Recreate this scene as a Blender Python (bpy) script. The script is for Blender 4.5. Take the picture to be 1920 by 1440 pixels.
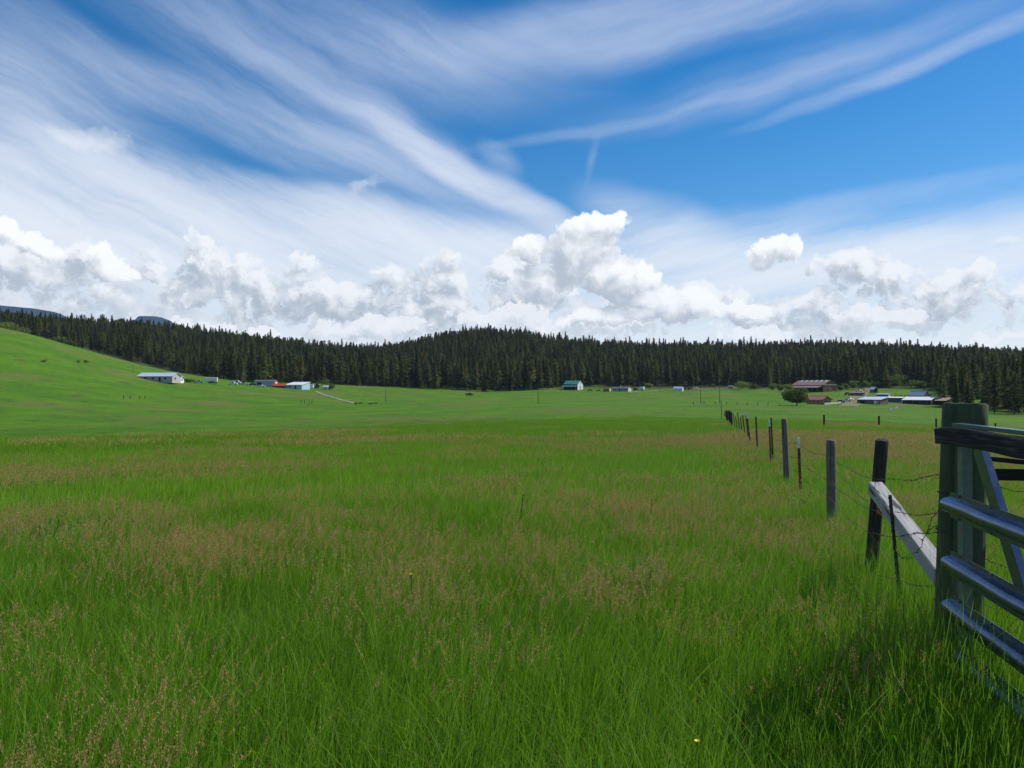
import bpy, bmesh, math, random
import numpy as np
from mathutils import Vector, Matrix, Euler
SKIP = ()
for _o in list(bpy.data.objects):
    bpy.data.objects.remove(_o)
SC = bpy.context.scene
COL = SC.collection
FPX = 1442.0           # focal length of the photograph in its own pixels
HORIZON = 730.0        # row of the horizon in the photograph
EYE = 1.55
R = math.radians

# ---------------------------------------------------------------- camera
cam_data = bpy.data.cameras.new('camera')
cam_data.sensor_width = 36.0
cam_data.lens = 36.0 * FPX / 1920.0
cam_data.clip_start = 0.05
cam_data.clip_end = 40000.0
cam = bpy.data.objects.new('camera', cam_data)
COL.objects.link(cam)
cam.location = (0, 0, EYE)
cam.rotation_euler = (R(90) + math.atan((HORIZON - 720.0) / FPX), 0, 0)
SC.camera = cam

# ---------------------------------------------------------------- exposure
SC.view_settings.view_transform = 'Standard'
SC.view_settings.look = 'None'
SC.view_settings.gamma = 1.0
SC.view_settings.use_curve_mapping = False
SC.view_settings.exposure = 0.0
SC.cycles.max_bounces = 6
SC.cycles.diffuse_bounces = 3
SC.cycles.transmission_bounces = 4
SC.cycles.transparent_max_bounces = 6
SC.cycles.volume_bounces = 0
SC.cycles.use_denoising = True
SC.cycles.sample_clamp_indirect = 6.0

# ---------------------------------------------------------------- sun
SUN_AZ = 68.0          # degrees to the right of the viewing direction (+Y)
SUN_EL = 44.0
sun_data = bpy.data.lights.new('sun', 'SUN')
sun_data.energy = 5.0
sun_data.angle = R(0.6)
sun_data.color = (1.0, 0.955, 0.88)
sun = bpy.data.objects.new('sun', sun_data)
COL.objects.link(sun)
sun_dir = Vector((math.sin(R(SUN_AZ)) * math.cos(R(SUN_EL)), math.cos(R(SUN_AZ)) * math.cos(R(SUN_EL)), math.sin(R(SUN_EL))))
sun.rotation_euler = sun_dir.to_track_quat('Z', 'Y').to_euler()
sun.location = (60, 20, 80)


# ---------------------------------------------------------------- node helper
class NT:
    """Small builder of shader node expressions: every value is a float or a socket."""
    def __init__(self, tree):
        self.t = tree
        self.n = tree.nodes
        self.l = tree.links

    def put(self, sock, v):
        if isinstance(v, bpy.types.NodeSocket):
            self.l.new(v, sock)
        elif v is not None:
            if isinstance(v, (tuple, list)):
                d = sock.default_value
                v = tuple(v)
                if len(d) == 4 and len(v) == 3:
                    v = v + (1.0,)
            sock.default_value = v

    def m(self, op, a, b=None, c=None, clamp=False):
        n = self.n.new('ShaderNodeMath')
        n.operation = op
        n.use_clamp = clamp
        self.put(n.inputs[0], a)
        if b is not None:
            self.put(n.inputs[1], b)
        if c is not None:
            self.put(n.inputs[2], c)
        return n.outputs[0]

    def add(self, a, b, clamp=False): return self.m('ADD', a, b, clamp=clamp)
    def sub(self, a, b, clamp=False): return self.m('SUBTRACT', a, b, clamp=clamp)
    def mul(self, a, b, clamp=False): return self.m('MULTIPLY', a, b, clamp=clamp)
    def mad(self, a, b, c, clamp=False): return self.m('MULTIPLY_ADD', a, b, c, clamp=clamp)
    def mx(self, a, b): return self.m('MAXIMUM', a, b)

    def vm(self, op, a, b=None, s=None):
        n = self.n.new('ShaderNodeVectorMath')
        n.operation = op
        self.put(n.inputs[0], a)
        if b is not None:
            self.put(n.inputs[1], b)
        if s is not None:
            self.put(n.inputs['Scale'], s)
        return n.outputs['Value'] if op in ('LENGTH', 'DOT_PRODUCT', 'DISTANCE') else n.outputs['Vector']

    def xyz(self, x, y, z=0.0):
        n = self.n.new('ShaderNodeCombineXYZ')
        for i, v in enumerate((x, y, z)):
            self.put(n.inputs[i], v)
        return n.outputs[0]

    def sep(self, v):
        n = self.n.new('ShaderNodeSeparateXYZ')
        self.put(n.inputs[0], v)
        return n.outputs

    def ramp(self, v, lo, hi, a=0.0, b=1.0, smooth=True):
        n = self.n.new('ShaderNodeMapRange')
        n.interpolation_type = 'SMOOTHSTEP' if smooth else 'LINEAR'
        self.put(n.inputs[0], v)
        self.put(n.inputs[1], lo); self.put(n.inputs[2], hi)
        self.put(n.inputs[3], a); self.put(n.inputs[4], b)
        return n.outputs[0]

    def mapping(self, v, loc=(0, 0, 0), rot=(0, 0, 0), scale=(1, 1, 1), kind='TEXTURE'):
        n = self.n.new('ShaderNodeMapping')
        n.vector_type = kind
        self.put(n.inputs[0], v)
        n.inputs[1].default_value = loc
        n.inputs[2].default_value = rot
        n.inputs[3].default_value = scale
        return n.outputs[0]

    def blob(self, v, loc, size, ang=0.0, kind='SPHERICAL'):
        q = self.mapping(v, (loc[0], loc[1], 0), (0, 0, ang), (size[0], size[1], 1))
        n = self.n.new('ShaderNodeTexGradient')
        n.gradient_type = kind
        self.l.new(q, n.inputs[0])
        return n.outputs['Fac']

    def noise(self, v, scale, detail=4.0, rough=0.5, lac=2.0, dist=0.0, color=False, dim='3D', w=None):
        n = self.n.new('ShaderNodeTexNoise')
        n.noise_dimensions = dim
        self.put(n.inputs['Vector'], v)
        self.put(n.inputs['Scale'], scale)
        self.put(n.inputs['Detail'], detail)
        self.put(n.inputs['Roughness'], rough)
        self.put(n.inputs['Lacunarity'], lac)
        self.put(n.inputs['Distortion'], dist)
        return n.outputs['Color'] if color else n.outputs['Fac']

    def voronoi(self, v, scale, detail=2.0, rough=0.5, smooth=0.3, feature='SMOOTH_F1', out='Distance', rand=1.0):
        n = self.n.new('ShaderNodeTexVoronoi')
        n.voronoi_dimensions = '2D' if feature == 'SMOOTH_F1' else '3D'
        n.feature = feature
        self.put(n.inputs['Vector'], v)
        self.put(n.inputs['Scale'], scale)
        if 'Detail' in n.inputs:
            self.put(n.inputs['Detail'], detail)
            self.put(n.inputs['Roughness'], rough)
        if feature == 'SMOOTH_F1':
            self.put(n.inputs['Smoothness'], smooth)
        return n.outputs[out]

    def mix(self, f, a, b, blend='MIX'):
        n = self.n.new('ShaderNodeMix')
        n.data_type = 'RGBA'
        n.blend_type = blend
        self.put(n.inputs[0], f)
        self.put(n.inputs[6], a)
        self.put(n.inputs[7], b)
        return n.outputs[2]

    def fmix(self, f, a, b):
        n = self.n.new('ShaderNodeMix')
        n.data_type = 'FLOAT'
        self.put(n.inputs[0], f)
        self.put(n.inputs[2], a)
        self.put(n.inputs[3], b)
        return n.outputs[0]

    def cramp(self, v, stops, interp='LINEAR'):
        n = self.n.new('ShaderNodeValToRGB')
        n.color_ramp.interpolation = interp
        e = n.color_ramp.elements
        while len(e) < len(stops):
            e.new(0.5)
        for i, (p, c) in enumerate(stops):
            e[i].position = p
            e[i].color = tuple(c) + (1.0,) if len(c) == 3 else c
        self.put(n.inputs[0], v)
        return n.outputs[0]

# ---------------------------------------------------------------- sky
def ae(px, py):
    """Azimuth and elevation (radians) of a point of the photograph."""
    a = math.atan((px - 960.0) / FPX)
    e = math.atan((HORIZON - py) / FPX * math.cos(a))
    return a, e


def build_world():
    world = bpy.data.worlds.new('World')
    SC.world = world
    world.use_nodes = True
    t = world.node_tree
    t.nodes.clear()
    N = NT(t)
    out = t.nodes.new('ShaderNodeOutputWorld')
    bg = t.nodes.new('ShaderNodeBackground')
    bg.inputs[1].default_value = 0.1
    t.links.new(bg.outputs[0], out.inputs[0])
    sky = t.nodes.new('ShaderNodeTexSky')
    sky.sky_type = 'NISHITA'
    sky.sun_disc = False
    sky.sun_elevation = R(SUN_EL)
    sky.sun_rotation = R(SUN_AZ)
    sky.altitude = 1000
    sky.air_density = 1.0
    sky.dust_density = 0.4
    sky.ozone_density = 1.6
    tc = t.nodes.new('ShaderNodeTexCoord')
    D = tc.outputs['Generated']
    x, y, z = N.sep(D)
    A = N.m('ARCTAN2', x, y)
    E = N.m('ARCSINE', z)
    P = N.xyz(A, E, 0.0)
    # a deeper blue than the plain model, as on a clear mountain day
    hs = t.nodes.new('ShaderNodeHueSaturation')
    hs.inputs['Saturation'].default_value = 1.50
    hs.inputs['Value'].default_value = 1.20
    t.links.new(sky.outputs[0], hs.inputs['Color'])
    skyc = hs.outputs['Color']

    def coef(px, py, w, h, deg):
        """Rows that turn (A, E, 1) into the oval's own unit coordinates (photograph pixels, tilt falls to the right)."""
        a, e = ae(px, py)
        k = 1.0 / FPX
        sw, sh = w * k * math.cos(a) ** 2, h * k * math.cos(a)
        c, s_ = math.cos(-R(deg)), math.sin(-R(deg))
        return ((c / sw, s_ / sw, -(c * a + s_ * e) / sw), (-s_ / sh, c / sh, -(-s_ * a + c * e) / sh))

    def oval(v, it):
        c1, c2 = coef(*it[:5])
        u, w_ = N.vm('DOT_PRODUCT', v, c1), N.vm('DOT_PRODUCT', v, c2)
        r2 = N.mad(w_, w_, N.mul(u, u))
        return N.mad(r2, -it[5], it[5])           # s * (1 - r^2)

    def total_max(items, v):
        acc = -1.0
        for it in items:
            b = oval(v, it)
            acc = N.m('MAXIMUM', acc, b)
        return acc

    def total_add(items, v):
        acc = None
        for it in items:
            c1, c2 = coef(*it[:5])
            u, w_ = N.vm('DOT_PRODUCT', v, c1), N.vm('DOT_PRODUCT', v, c2)
            r2 = N.mad(w_, w_, N.mul(u, u))
            g = N.sub(1.0, r2, clamp=True)
            g = N.mul(g, g)
            acc = N.mul(g, it[5]) if acc is None else N.mad(g, it[5], acc)
        return acc

    def h(v):                                    # make the third component 1
        return N.vm('ADD', N.vm('MULTIPLY', v, (1, 1, 0)), (0, 0, 1))

    def rot(v, deg, sx, sy, ox=0.0, oy=0.0):
        c, s_ = math.cos(R(deg)), math.sin(R(deg))
        return N.xyz(N.vm('DOT_PRODUCT', v, (c / sx, -s_ / sx, ox)), N.vm('DOT_PRODUCT', v, (s_ / sy, c / sy, oy)), 0.0)

    HALF = (0.5, 0.5, 0.5)
    # ---- cirrus ------------------------------------------------------
    wl = N.vm('SCALE', N.vm('SUBTRACT', N.noise(P, 5.0, 2, 0.5, color=True, dim='2D'), HALF), s=0.036)
    wf = N.vm('SCALE', N.vm('SUBTRACT', N.noise(P, 34.0, 4, 0.7, color=True, dim='2D'), HALF), s=0.009)
    PW = h(N.vm('ADD', P, wl))
    PW2 = h(N.vm('ADD', PW, wf))
    sl = N.noise(rot(PW2, 21, 0.55, 0.075), 1.0, 8, 0.68, dim='2D')
    sl2 = N.noise(rot(PW2, 24, 0.34, 0.036, 3, 1), 1.0, 7, 0.70, dim='2D')
    sr = N.noise(rot(PW2, -8, 0.55, 0.070, 5, 2), 1.0, 5, 0.6, dim='2D')
    side = N.ramp(A, -0.10, 0.16)
    st = N.fmix(side, N.fmix(0.48, sl, sl2), N.fmix(0.4, sr, N.noise(rot(PW2, -9, 0.36, 0.034, 2, 6), 1.0, 7, 0.70, dim='2D')))
    cover = total_add([
        (-100, 385, 1150, 150, 5, 1.9),
        (500, 400, 680, 80, 8, 1.2),
        (860, 450, 480, 70, 10, 0.9),
        (-60, 170, 620, 200, 14, 0.75),
        (360, 190, 560, 60, 20, 0.55),
        (640, 270, 420, 50, 21, 0.62),
        (900, 345, 400, 40, 26, 1.25),
        (800, 275, 210, 46, 30, 0.60),
        (640, 70, 620, 130, 8, 0.42),
        (560, 150, 420, 70, 18, 0.30),
        (1400, 0, 800, 80, -4, 0.62),
        (1000, 75, 520, 80, -4, 0.35),
        (1790, 92, 560, 26, -13, 0.62),
        (1250, 208, 560, 18, -9, 0.26),
        (1500, 130, 600, 65, -9, 0.34),
        (110, 300, 480, 60, 3, 0.42),
        (1240, 430, 230, 70, 24, 0.62),
        (1100, 295, 12, 70, 16, 0.14),
        (935, 300, 60, 30, 40, 0.35),
        (1560, 500, 900, 60, 1, 0.85),
        (1700, 370, 420, 30, -4, 0.15),
        (960, 590, 5200, 190, 0, 1.9),
    ], PW)
    outside = N.ramp(N.m('ABSOLUTE', A), 0.66, 0.95)
    outside = N.mx(outside, N.ramp(E, 0.46, 0.62))
    wide = N.ramp(N.noise(rot(h(P), 15, 0.7, 0.28), 1.0, 4, 0.55, dim='2D'), 0.42, 0.66, 0.0, 0.8)
    cover = N.add(cover, N.mul(outside, wide))
    ci = N.mul(cover, N.ramp(st, 0.31, 0.70, 0.22, 1.75, smooth=False))
    ci = N.sub(1.0, N.m('EXPONENT', N.mul(ci, -1.05)))
    low = N.ramp(E, 0.10, 0.50, 1.0, 0.0)
    cicol = N.mix(low, (5.2, 6.2, 8.4), (8.8, 9.3, 10.0))
    col = N.mix(ci, skyc, cicol)

    # ---- cumulus -----------------------------------------------------
    L = (0.010, 0.017, 0.0)     # towards the light, right and up

    def warp(p):
        w1 = N.vm('SCALE', N.vm('SUBTRACT', N.noise(p, 12.0, 7, 0.64, color=True, dim='2D'), HALF), s=0.066)
        q = N.vm('ADD', p, w1)
        puff = N.voronoi(q, 36.0, 2.0, 0.5, feature='F1')
        return h(q), N.sub(0.40, puff)
    q0, f0 = warp(P)
    q1, f1 = warp(N.vm('ADD', P, L))
    mott = N.noise(P, 16.0, 5, 0.60, dim='2D')

    def layer(col, items, edge, gain, soft, dark, light, fade, bias=0.42, mot=0.72):
        """Heaped cloud: ovals with a boiling outline, lit by the difference of thickness towards the sun."""
        d0 = N.mad(f0, edge, total_max(items, q0))
        d1 = N.mad(f1, edge, total_max(items, q1))
        a = N.ramp(d0, 0.0, soft)
        lit = N.mad(N.sub(d0, d1), gain, bias)
        lit = N.mad(N.sub(mott, 0.5), mot, lit)
        lit = N.add(lit, N.ramp(d0, 0.0, 0.30, 0.25, 0.0))
        lit = N.ramp(lit, -0.05, 1.05)
        c = N.mix(lit, dark, light)
        return N.mix(N.mul(a, fade, clamp=True), col, c)

    far = [(x, 590 + 12 * math.sin(x * 0.017), 180, 78 + 22 * math.sin(x * 0.031), 0, 1.0) for x in range(-900, 2900, 190)]
    col = layer(col, far, 1.0, 0.9, 0.35, (5.6, 6.3, 7.1), (8.6, 8.9, 9.3), 0.85)
    mid = [
        (60, 520, 230, 84, 8, 1.0), (-300, 520, 340, 130, 0, 1.0), (375, 505, 52, 92, -8, 1.0), (285, 475, 26, 40, 0, .8),
        (440, 545, 240, 78, 6, 1.0), (640, 565, 190, 74, 6, 1.0), (830, 525, 70, 76, 0, .9), (800, 585, 220, 60, 0, 1.0),
        (1480, 590, 240, 40, 0, 1.0), (1620, 525, 120, 72, 8, 1.0), (1795, 545, 125, 70, 4, 1.0), (1880, 565, 140, 44, 0, .9),
        (2250, 560, 300, 90, 0, 1.0), (730, 525, 90, 56, 0, .9), (945, 505, 60, 44, 0, .9), (1340, 560, 130, 46, 4, .9), (1545, 505, 60, 30, 0, .7), (1700, 500, 90, 34, 6, .8), (560, 505, 60, 44, 0, .8), (150, 480, 90, 50, 12, .9), (1000, 560, 160, 60, 0, 1),
    ]
    col = layer(col, mid, 0.8, 1.0, 0.38, (4.5, 5.1, 5.9), (9.7, 10.0, 10.3), 0.90, bias=0.36)
    near = [(60, 628, 180, 18, 0, .9), (420, 620, 200, 20, 3, .9), (700, 615, 150, 24, 0, 1), (960, 600, 170, 34, 0, 1.0),
        (1080, 610, 200, 26, 0, 1.0), (1420, 622, 110, 22, 0, .9), (1640, 590, 120, 22, 0, .8), (1880, 642, 90, 18, 0, .8), (1700, 648, 60, 10, 0, .8),
        (2300, 620, 300, 30, 0, 1.0), (-300, 610, 300, 30, 0, 1.0)]
    col = layer(col, near, 0.7, 0.9, 0.22, (6.0, 6.6, 7.4), (10.0, 10.2, 10.5), 0.85, bias=0.52)
    front = [
        (1095, 465, 90, 74, 8, 1.2), (1130, 428, 50, 34, 0, .9), (1165, 525, 105, 66, 25, 1.1), (1250, 570, 150, 44, 10, 1.0),
        (985, 470, 38, 30, 20, .75), (1010, 535, 80, 44, 0, .9), (1450, 463, 66, 36, -4, .75),
        (50, 452, 110, 34, 22, .85), (205, 500, 66, 42, 25, .9),
        (1200, 600, 220, 24, 0, .8), (1400, 575, 60, 24, 0, .8),
    ]
    col = layer(col, front, 0.45, 0.85, 0.22, (4.9, 5.5, 6.4), (10.6, 10.8, 10.9), 0.97, bias=0.40)
    col = layer(col, [(165, 256, 95, 34, 16, .8), (690, 350, 44, 20, 0, .6), (1890, 442, 60, 12, -6, .7)], 0.3, 0.8, 1.1, (6.8, 7.4, 8.4), (9.8, 10.0, 10.2), 0.75, bias=0.5)
    # below the horizon: dull ground colour
    col = N.mix(N.ramp(E, -0.03, -0.005), (0.6, 0.7, 0.45), col)
    t.links.new(col, bg.inputs[0])
    world.cycles.sampling_method = 'MANUAL'
    world.cycles.sample_map_resolution = 512


build_world()

# ---------------------------------------------------------------- terrain
rng = np.random.default_rng(7)
random.seed(7)


def vnoise(x, y, seed=0):
    """Smooth value noise in -1..1 for arrays."""
    x = np.asarray(x, float); y = np.asarray(y, float)
    xi = np.floor(x).astype(np.int64); yi = np.floor(y).astype(np.int64)
    fx = x - xi; fy = y - yi
    fx = fx * fx * (3 - 2 * fx); fy = fy * fy * (3 - 2 * fy)

    def hsh(a, b):
        n = (a * 374761393 + b * 668265263 + seed * 974634777) & 0x7fffffff
        n = ((n ^ (n >> 13)) * 1274126177) & 0x7fffffff
        n = n ^ (n >> 16)
        return (n & 0xffff) / 32767.5 - 1.0
    a = hsh(xi, yi); b = hsh(xi + 1, yi); c = hsh(xi, yi + 1); d = hsh(xi + 1, yi + 1)
    return (a * (1 - fx) + b * fx) * (1 - fy) + (c * (1 - fx) + d * fx) * fy


def fbm(x, y, seed=0, octs=4, gain=0.5):
    s = 0.0; a = 1.0; t = 0.0; f = 1.0
    for k in range(octs):
        s = s + a * vnoise(x * f + 17.3 * k, y * f - 9.1 * k, seed + k)
        t += a; a *= gain; f *= 2.03
    return s / t


_D = [0, 10, 20, 30, 40, 50, 60, 80, 100, 150, 200, 260, 300, 350, 440, 520, 560, 620, 750, 1000, 1300, 2000, 7500]
_Z = {
    -700: [0, -.25, -.6, -.9, -1.1, -1.35, -1.9, -3.3, -4.8, -6.0, -5.0, -1.0, 4, 12, 30, 44, 48, 52, 62, 68, 72, 60, 30],
    0:    [0, -.25, -.6, -.9, -1.1, -1.35, -1.9, -3.3, -4.8, -6.3, -6.0, -3.0, 1.0, 8, 24, 37, 41, 42, 48, 70, 74, 60, 30],
    300:  [0, -.25, -.6, -.9, -1.1, -1.35, -1.9, -3.3, -4.8, -6.4, -6.6, -5.6, -4.0, -1.5, 6.0, 13.2, 13.6, 11, 24, 69, 76, 60, 30],
    470:  [0, -.25, -.6, -.9, -1.1, -1.35, -1.9, -3.2, -4.5, -6.2, -6.7, -6.2, -5.2, -3.6, 1.2, 5.2, 6.2, 8, 20, 57, 62, 60, 30],
    640:  [0, -.25, -.6, -.9, -1.1, -1.35, -1.85, -2.9, -4.0, -5.7, -6.4, -6.4, -6.0, -5.0, -2.4, 1.8, 3.6, 6.0, 16, 40, 48, 55, 30],
    750:  [0, -.25, -.6, -.9, -1.1, -1.35, -1.8, -2.6, -3.4, -5.1, -6.0, -6.2, -5.9, -5.1, -3.4, -.4, 1.2, 3.4, 13, 44, 50, 55, 30],
    900:  [0, -.25, -.6, -.9, -1.1, -1.35, -1.7, -2.4, -3.1, -4.6, -5.5, -5.9, -5.8, -5.2, -4.2, -2.2, -.8, 1.2, 12, 74, 71, 55, 30],
    1130: [0, -.25, -.6, -.85, -1.05, -1.3, -1.6, -2.15, -2.75, -3.9, -4.6, -5.1, -5.1, -5.0, -5.6, -3.4, -1.8, .4, 11, 44, 50, 55, 30],
    1350: [0, -.25, -.6, -.85, -1.05, -1.3, -1.6, -2.15, -2.75, -4.2, -5.0, -5.4, -5.3, -5.0, -5.2, -2.6, -1.2, .8, 10, 42, 50, 55, 30],
    1600: [0, -.25, -.6, -.85, -1.05, -1.3, -1.6, -2.2, -2.9, -4.4, -5.2, -5.7, -6.0, -7.0, -6.3, -3.0, -.9, 1.5, 11, 41, 50, 50, 30],
    1760: [0, -.25, -.6, -.85, -1.05, -1.3, -1.6, -2.3, -3.1, -4.8, -5.8, -6.8, -7.6, -8.6, -7.6, -4.5, -2.4, 1.0, 10, 33, 38, 45, 30],
    1920: [0, -.25, -.6, -.85, -1.05, -1.3, -1.65, -2.4, -3.3, -5.1, -6.2, -8.0, -9.6, -10.4, -9.6, -7.4, -5, -1.0, 8, 24, 28, 45, 30],
    2700: [0, -.25, -.6, -.85, -1.05, -1.3, -1.65, -2.4, -3.3, -5.1, -6.2, -8.0, -9.6, -10.4, -9.6, -7.4, -5, -1.0, 8, 24, 28, 45, 30],
}
_DG = np.concatenate([np.arange(0, 120, 2.0), np.arange(120, 700, 5.0), np.arange(700, 1600, 20.0), np.arange(1600, 7600, 200.0)])
_AG = np.radians(np.arange(-90, 90.01, 0.75))


def _table():
    az = [math.atan((p - 960.0) / FPX) for p in _Z]
    rows = np.array([np.interp(_DG, _D, z) for z in _Z.values()])
    for _ in range(3):                                   # soften the breaks along the distance
        rows[:, 1:-1] = 0.25 * rows[:, :-2] + 0.5 * rows[:, 1:-1] + 0.25 * rows[:, 2:]
    t = np.array([np.interp(_AG, az, rows[:, j]) for j in range(len(_DG))]).T
    k = np.array([1, 4, 6, 4, 1]) / 16.0
    for _ in range(4):
        p = np.pad(t, ((2, 2), (0, 0)), mode='edge')
        t = sum(k[i] * p[i:i + t.shape[0]] for i in range(5))
    return t


_T = _table()


def H(x, y):
    """Height of the ground."""
    x = np.asarray(x, float); y = np.asarray(y, float)
    d = np.hypot(x, y)
    a = np.abs(np.arctan2(x, y)) * np.sign(x)
    a = np.clip(a, _AG[0], _AG[-1])
    ai = (a - _AG[0]) / (_AG[1] - _AG[0])
    i0 = np.clip(ai.astype(int), 0, len(_AG) - 2); fa = ai - i0
    di = np.interp(d, _DG, np.arange(len(_DG)))
    j0 = np.clip(di.astype(int), 0, len(_DG) - 2); fd = di - j0
    z = (_T[i0, j0] * (1 - fa) + _T[i0 + 1, j0] * fa) * (1 - fd) + (_T[i0, j0 + 1] * (1 - fa) + _T[i0 + 1, j0 + 1] * fa) * fd
    far = np.clip((d - 15) / 120.0, 0, 1)
    hill = np.clip((d - 560) / 300.0, 0, 1)
    z = z + far * 0.35 * fbm(x / 42.0, y / 42.0, 3, 3) + np.clip(d / 8, 0, 1) * 0.03 * vnoise(x / 1.7, y / 1.7, 9) \
        + hill * 5.0 * fbm(x / 170.0, y / 170.0, 5, 3)
    return z


def hz(x, y):
    return float(H(x, y))


def ray(px, py, lo=4.0, hi=1400.0, lift=0.0):
    """Where the line of sight through a point of the photograph meets the ground."""
    ux = (px - 960.0) / FPX; uz = (HORIZON - py) / FPX
    d = np.geomspace(lo, hi, 4000)
    g = H(ux * d, d) + lift - (EYE + uz * d)
    k = np.argmax(g > 0)
    if g[k] <= 0:
        k = len(d) - 1
    return ux * d[k], d[k]


def mat(name):
    m = bpy.data.materials.new(name)
    m.use_nodes = True
    m.node_tree.nodes.clear()
    N = NT(m.node_tree)
    o = N.n.new('ShaderNodeOutputMaterial')
    return m, N, o


def principled(N, o, color, rough=0.8, metal=0.0, normal=None, spec=0.3):
    b = N.n.new('ShaderNodeBsdfPrincipled')
    N.put(b.inputs['Base Color'], color)
    N.put(b.inputs['Roughness'], rough)
    N.put(b.inputs['Metallic'], metal)
    b.inputs['Specular IOR Level'].default_value = spec
    if normal is not None:
        N.l.new(normal, b.inputs['Normal'])
    N.l.new(b.outputs[0], o.inputs[0])
    return b


def bump(N, h, strength=0.5, dist=0.01):
    b = N.n.new('ShaderNodeBump')
    b.inputs['Strength'].default_value = strength
    b.inputs['Distance'].default_value = dist
    N.put(b.inputs['Height'], h)
    return b.outputs[0]


def field_tint(N, pos):
    """Colour of living grass over the whole pasture: broad fresh, bluish and yellow stands."""
    n1 = N.noise(pos, 0.045, 4, 0.6, dim='2D')
    n2 = N.noise(N.vm('ADD', pos, (300, 80, 0)), 0.16, 4, 0.6, dim='2D')
    n3 = N.noise(N.vm('ADD', pos, (40, 900, 0)), 0.9, 3, 0.6, dim='2D')
    c = N.mix(N.ramp(n1, 0.36, 0.64), (0.085, 0.190, 0.024), (0.125, 0.240, 0.022))
    c = N.mix(N.ramp(n2, 0.52, 0.72, 0.0, 0.55), c, (0.090, 0.190, 0.060))
    c = N.mix(N.ramp(n3, 0.55, 0.75, 0.0, 0.5), c, (0.175, 0.260, 0.022))
    return c


def build_ground():
    m, N, o = mat('pasture')
    g = N.n.new('ShaderNodeNewGeometry')
    pos = g.outputs['Position']
    c = field_tint(N, pos)
    c = N.vm('MULTIPLY', c, (0.70, 0.81, 0.36))      # short turf seen from above is darker than single blades
    d = N.vm('LENGTH', N.vm('MULTIPLY', pos, (1, 1, 0)))
    # grazed short turf with tussocks, dung patches and drier stands far out
    n4 = N.noise(pos, 0.5, 5, 0.65, dim='2D')
    n5 = N.noise(N.vm('ADD', pos, (0, 55, 0)), 0.022, 5, 0.6, dim='2D')
    n6 = N.noise(pos, 0.11, 6, 0.7, dim='2D')
    c = N.mix(N.ramp(n4, 0.50, 0.75, 0.0, 0.5), c, (0.035, 0.085, 0.016))
    c = N.mix(N.ramp(n5, 0.50, 0.64, 0.0, 0.75), c, (0.125, 0.140, 0.034))
    c = N.mix(N.ramp(n6, 0.57, 0.70, 0.0, 0.8), c, (0.040, 0.100, 0.018))
    c = N.mix(N.ramp(n6, 0.40, 0.30, 0.0, 0.65), c, (0.130, 0.165, 0.030))
    c = N.mix(N.ramp(N.noise(N.vm('ADD', pos, (9, 7, 0)), 0.075, 3, 0.6, dim='2D'), 0.66, 0.72, 0.0, 0.8), c, (0.100, 0.085, 0.030))
    # thatch and soil close by, kept dark so gaps between stems read as shade
    near = N.ramp(d, 18.0, 55.0, 1.0, 0.0)
    soil = N.mix(N.noise(pos, 9.0, 4, 0.6), (0.020, 0.026, 0.010), (0.055, 0.060, 0.020))
    c = N.mix(near, c, soil)
    # needle litter under the forest
    wood = N.ramp(d, 600.0, 680.0)
    c = N.mix(wood, c, N.mix(N.ramp(N.noise(pos, 0.06, 4, 0.6, dim='2D'), 0.42, 0.58), (0.030, 0.034, 0.014), (0.060, 0.085, 0.022)))
    h = N.noise(pos, 1.6, 6, 0.7)
    principled(N, o, c, 0.95, 0, bump(N, h, 0.9, 0.5), spec=0.08)

    dd = np.concatenate([[0.6], np.geomspace(1.5, 6000, 300)])
    aa = np.radians(np.concatenate([np.arange(-180, -50, 4.0), np.arange(-50, 50, 0.4), np.arange(50, 180, 4.0)]))
    na, nd = len(aa), len(dd)
    X = np.outer(dd, np.sin(aa)); Y = np.outer(dd, np.cos(aa))
    Z = H(X, Y)
    v = np.stack([X.ravel(), Y.ravel(), Z.ravel()], 1)
    i, j = np.meshgrid(np.arange(nd - 1), np.arange(na), indexing='ij')
    j2 = (j + 1) % na
    f = np.stack([i * na + j, i * na + j2, (i + 1) * na + j2, (i + 1) * na + j], -1).reshape(-1, 4)[:, ::-1]
    c0 = len(v)
    v = np.vstack([v, [[0, 0, float(H(0, 0))]]])
    faces = [tuple(q) for q in f.tolist()] + [(c0, (k + 1) % na, k) for k in range(na)]
    me = bpy.data.meshes.new('ground')
    me.from_pydata(v.tolist(), [], faces)
    me.materials.append(m)
    me.polygons.foreach_set('use_smooth', [True] * len(me.polygons))
    ob = bpy.data.objects.new('ground', me)
    COL.objects.link(ob)
    ob['kind'] = 'structure'
    return ob


build_ground()


def mesh_obj(name, v, f, material, parent=None, smooth=False):
    me = bpy.data.meshes.new(name)
    me.from_pydata([tuple(p) for p in v], [], [tuple(q) for q in f])
    for mm in (material if isinstance(material, (list, tuple)) else [material]):
        me.materials.append(mm)
    if smooth:
        me.polygons.foreach_set('use_smooth', [True] * len(me.polygons))
    ob = bpy.data.objects.new(name, me)
    COL.objects.link(ob)
    if parent is not None:
        ob.parent = parent
    return ob


def tag(o, label=None, cat=None, group=None, kind=None):
    if label: o['label'] = label
    if cat: o['category'] = cat
    if group: o['group'] = group
    if kind: o['kind'] = kind
    return o


def thing(name, label, cat, loc=(0, 0, 0), rz=0.0, group=None):
    o = bpy.data.objects.new(name, None)
    o.empty_display_size = 0.2
    COL.objects.link(o)
    o.location = loc
    o.rotation_euler = (0, 0, rz)
    return tag(o, label, cat, group)


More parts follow.
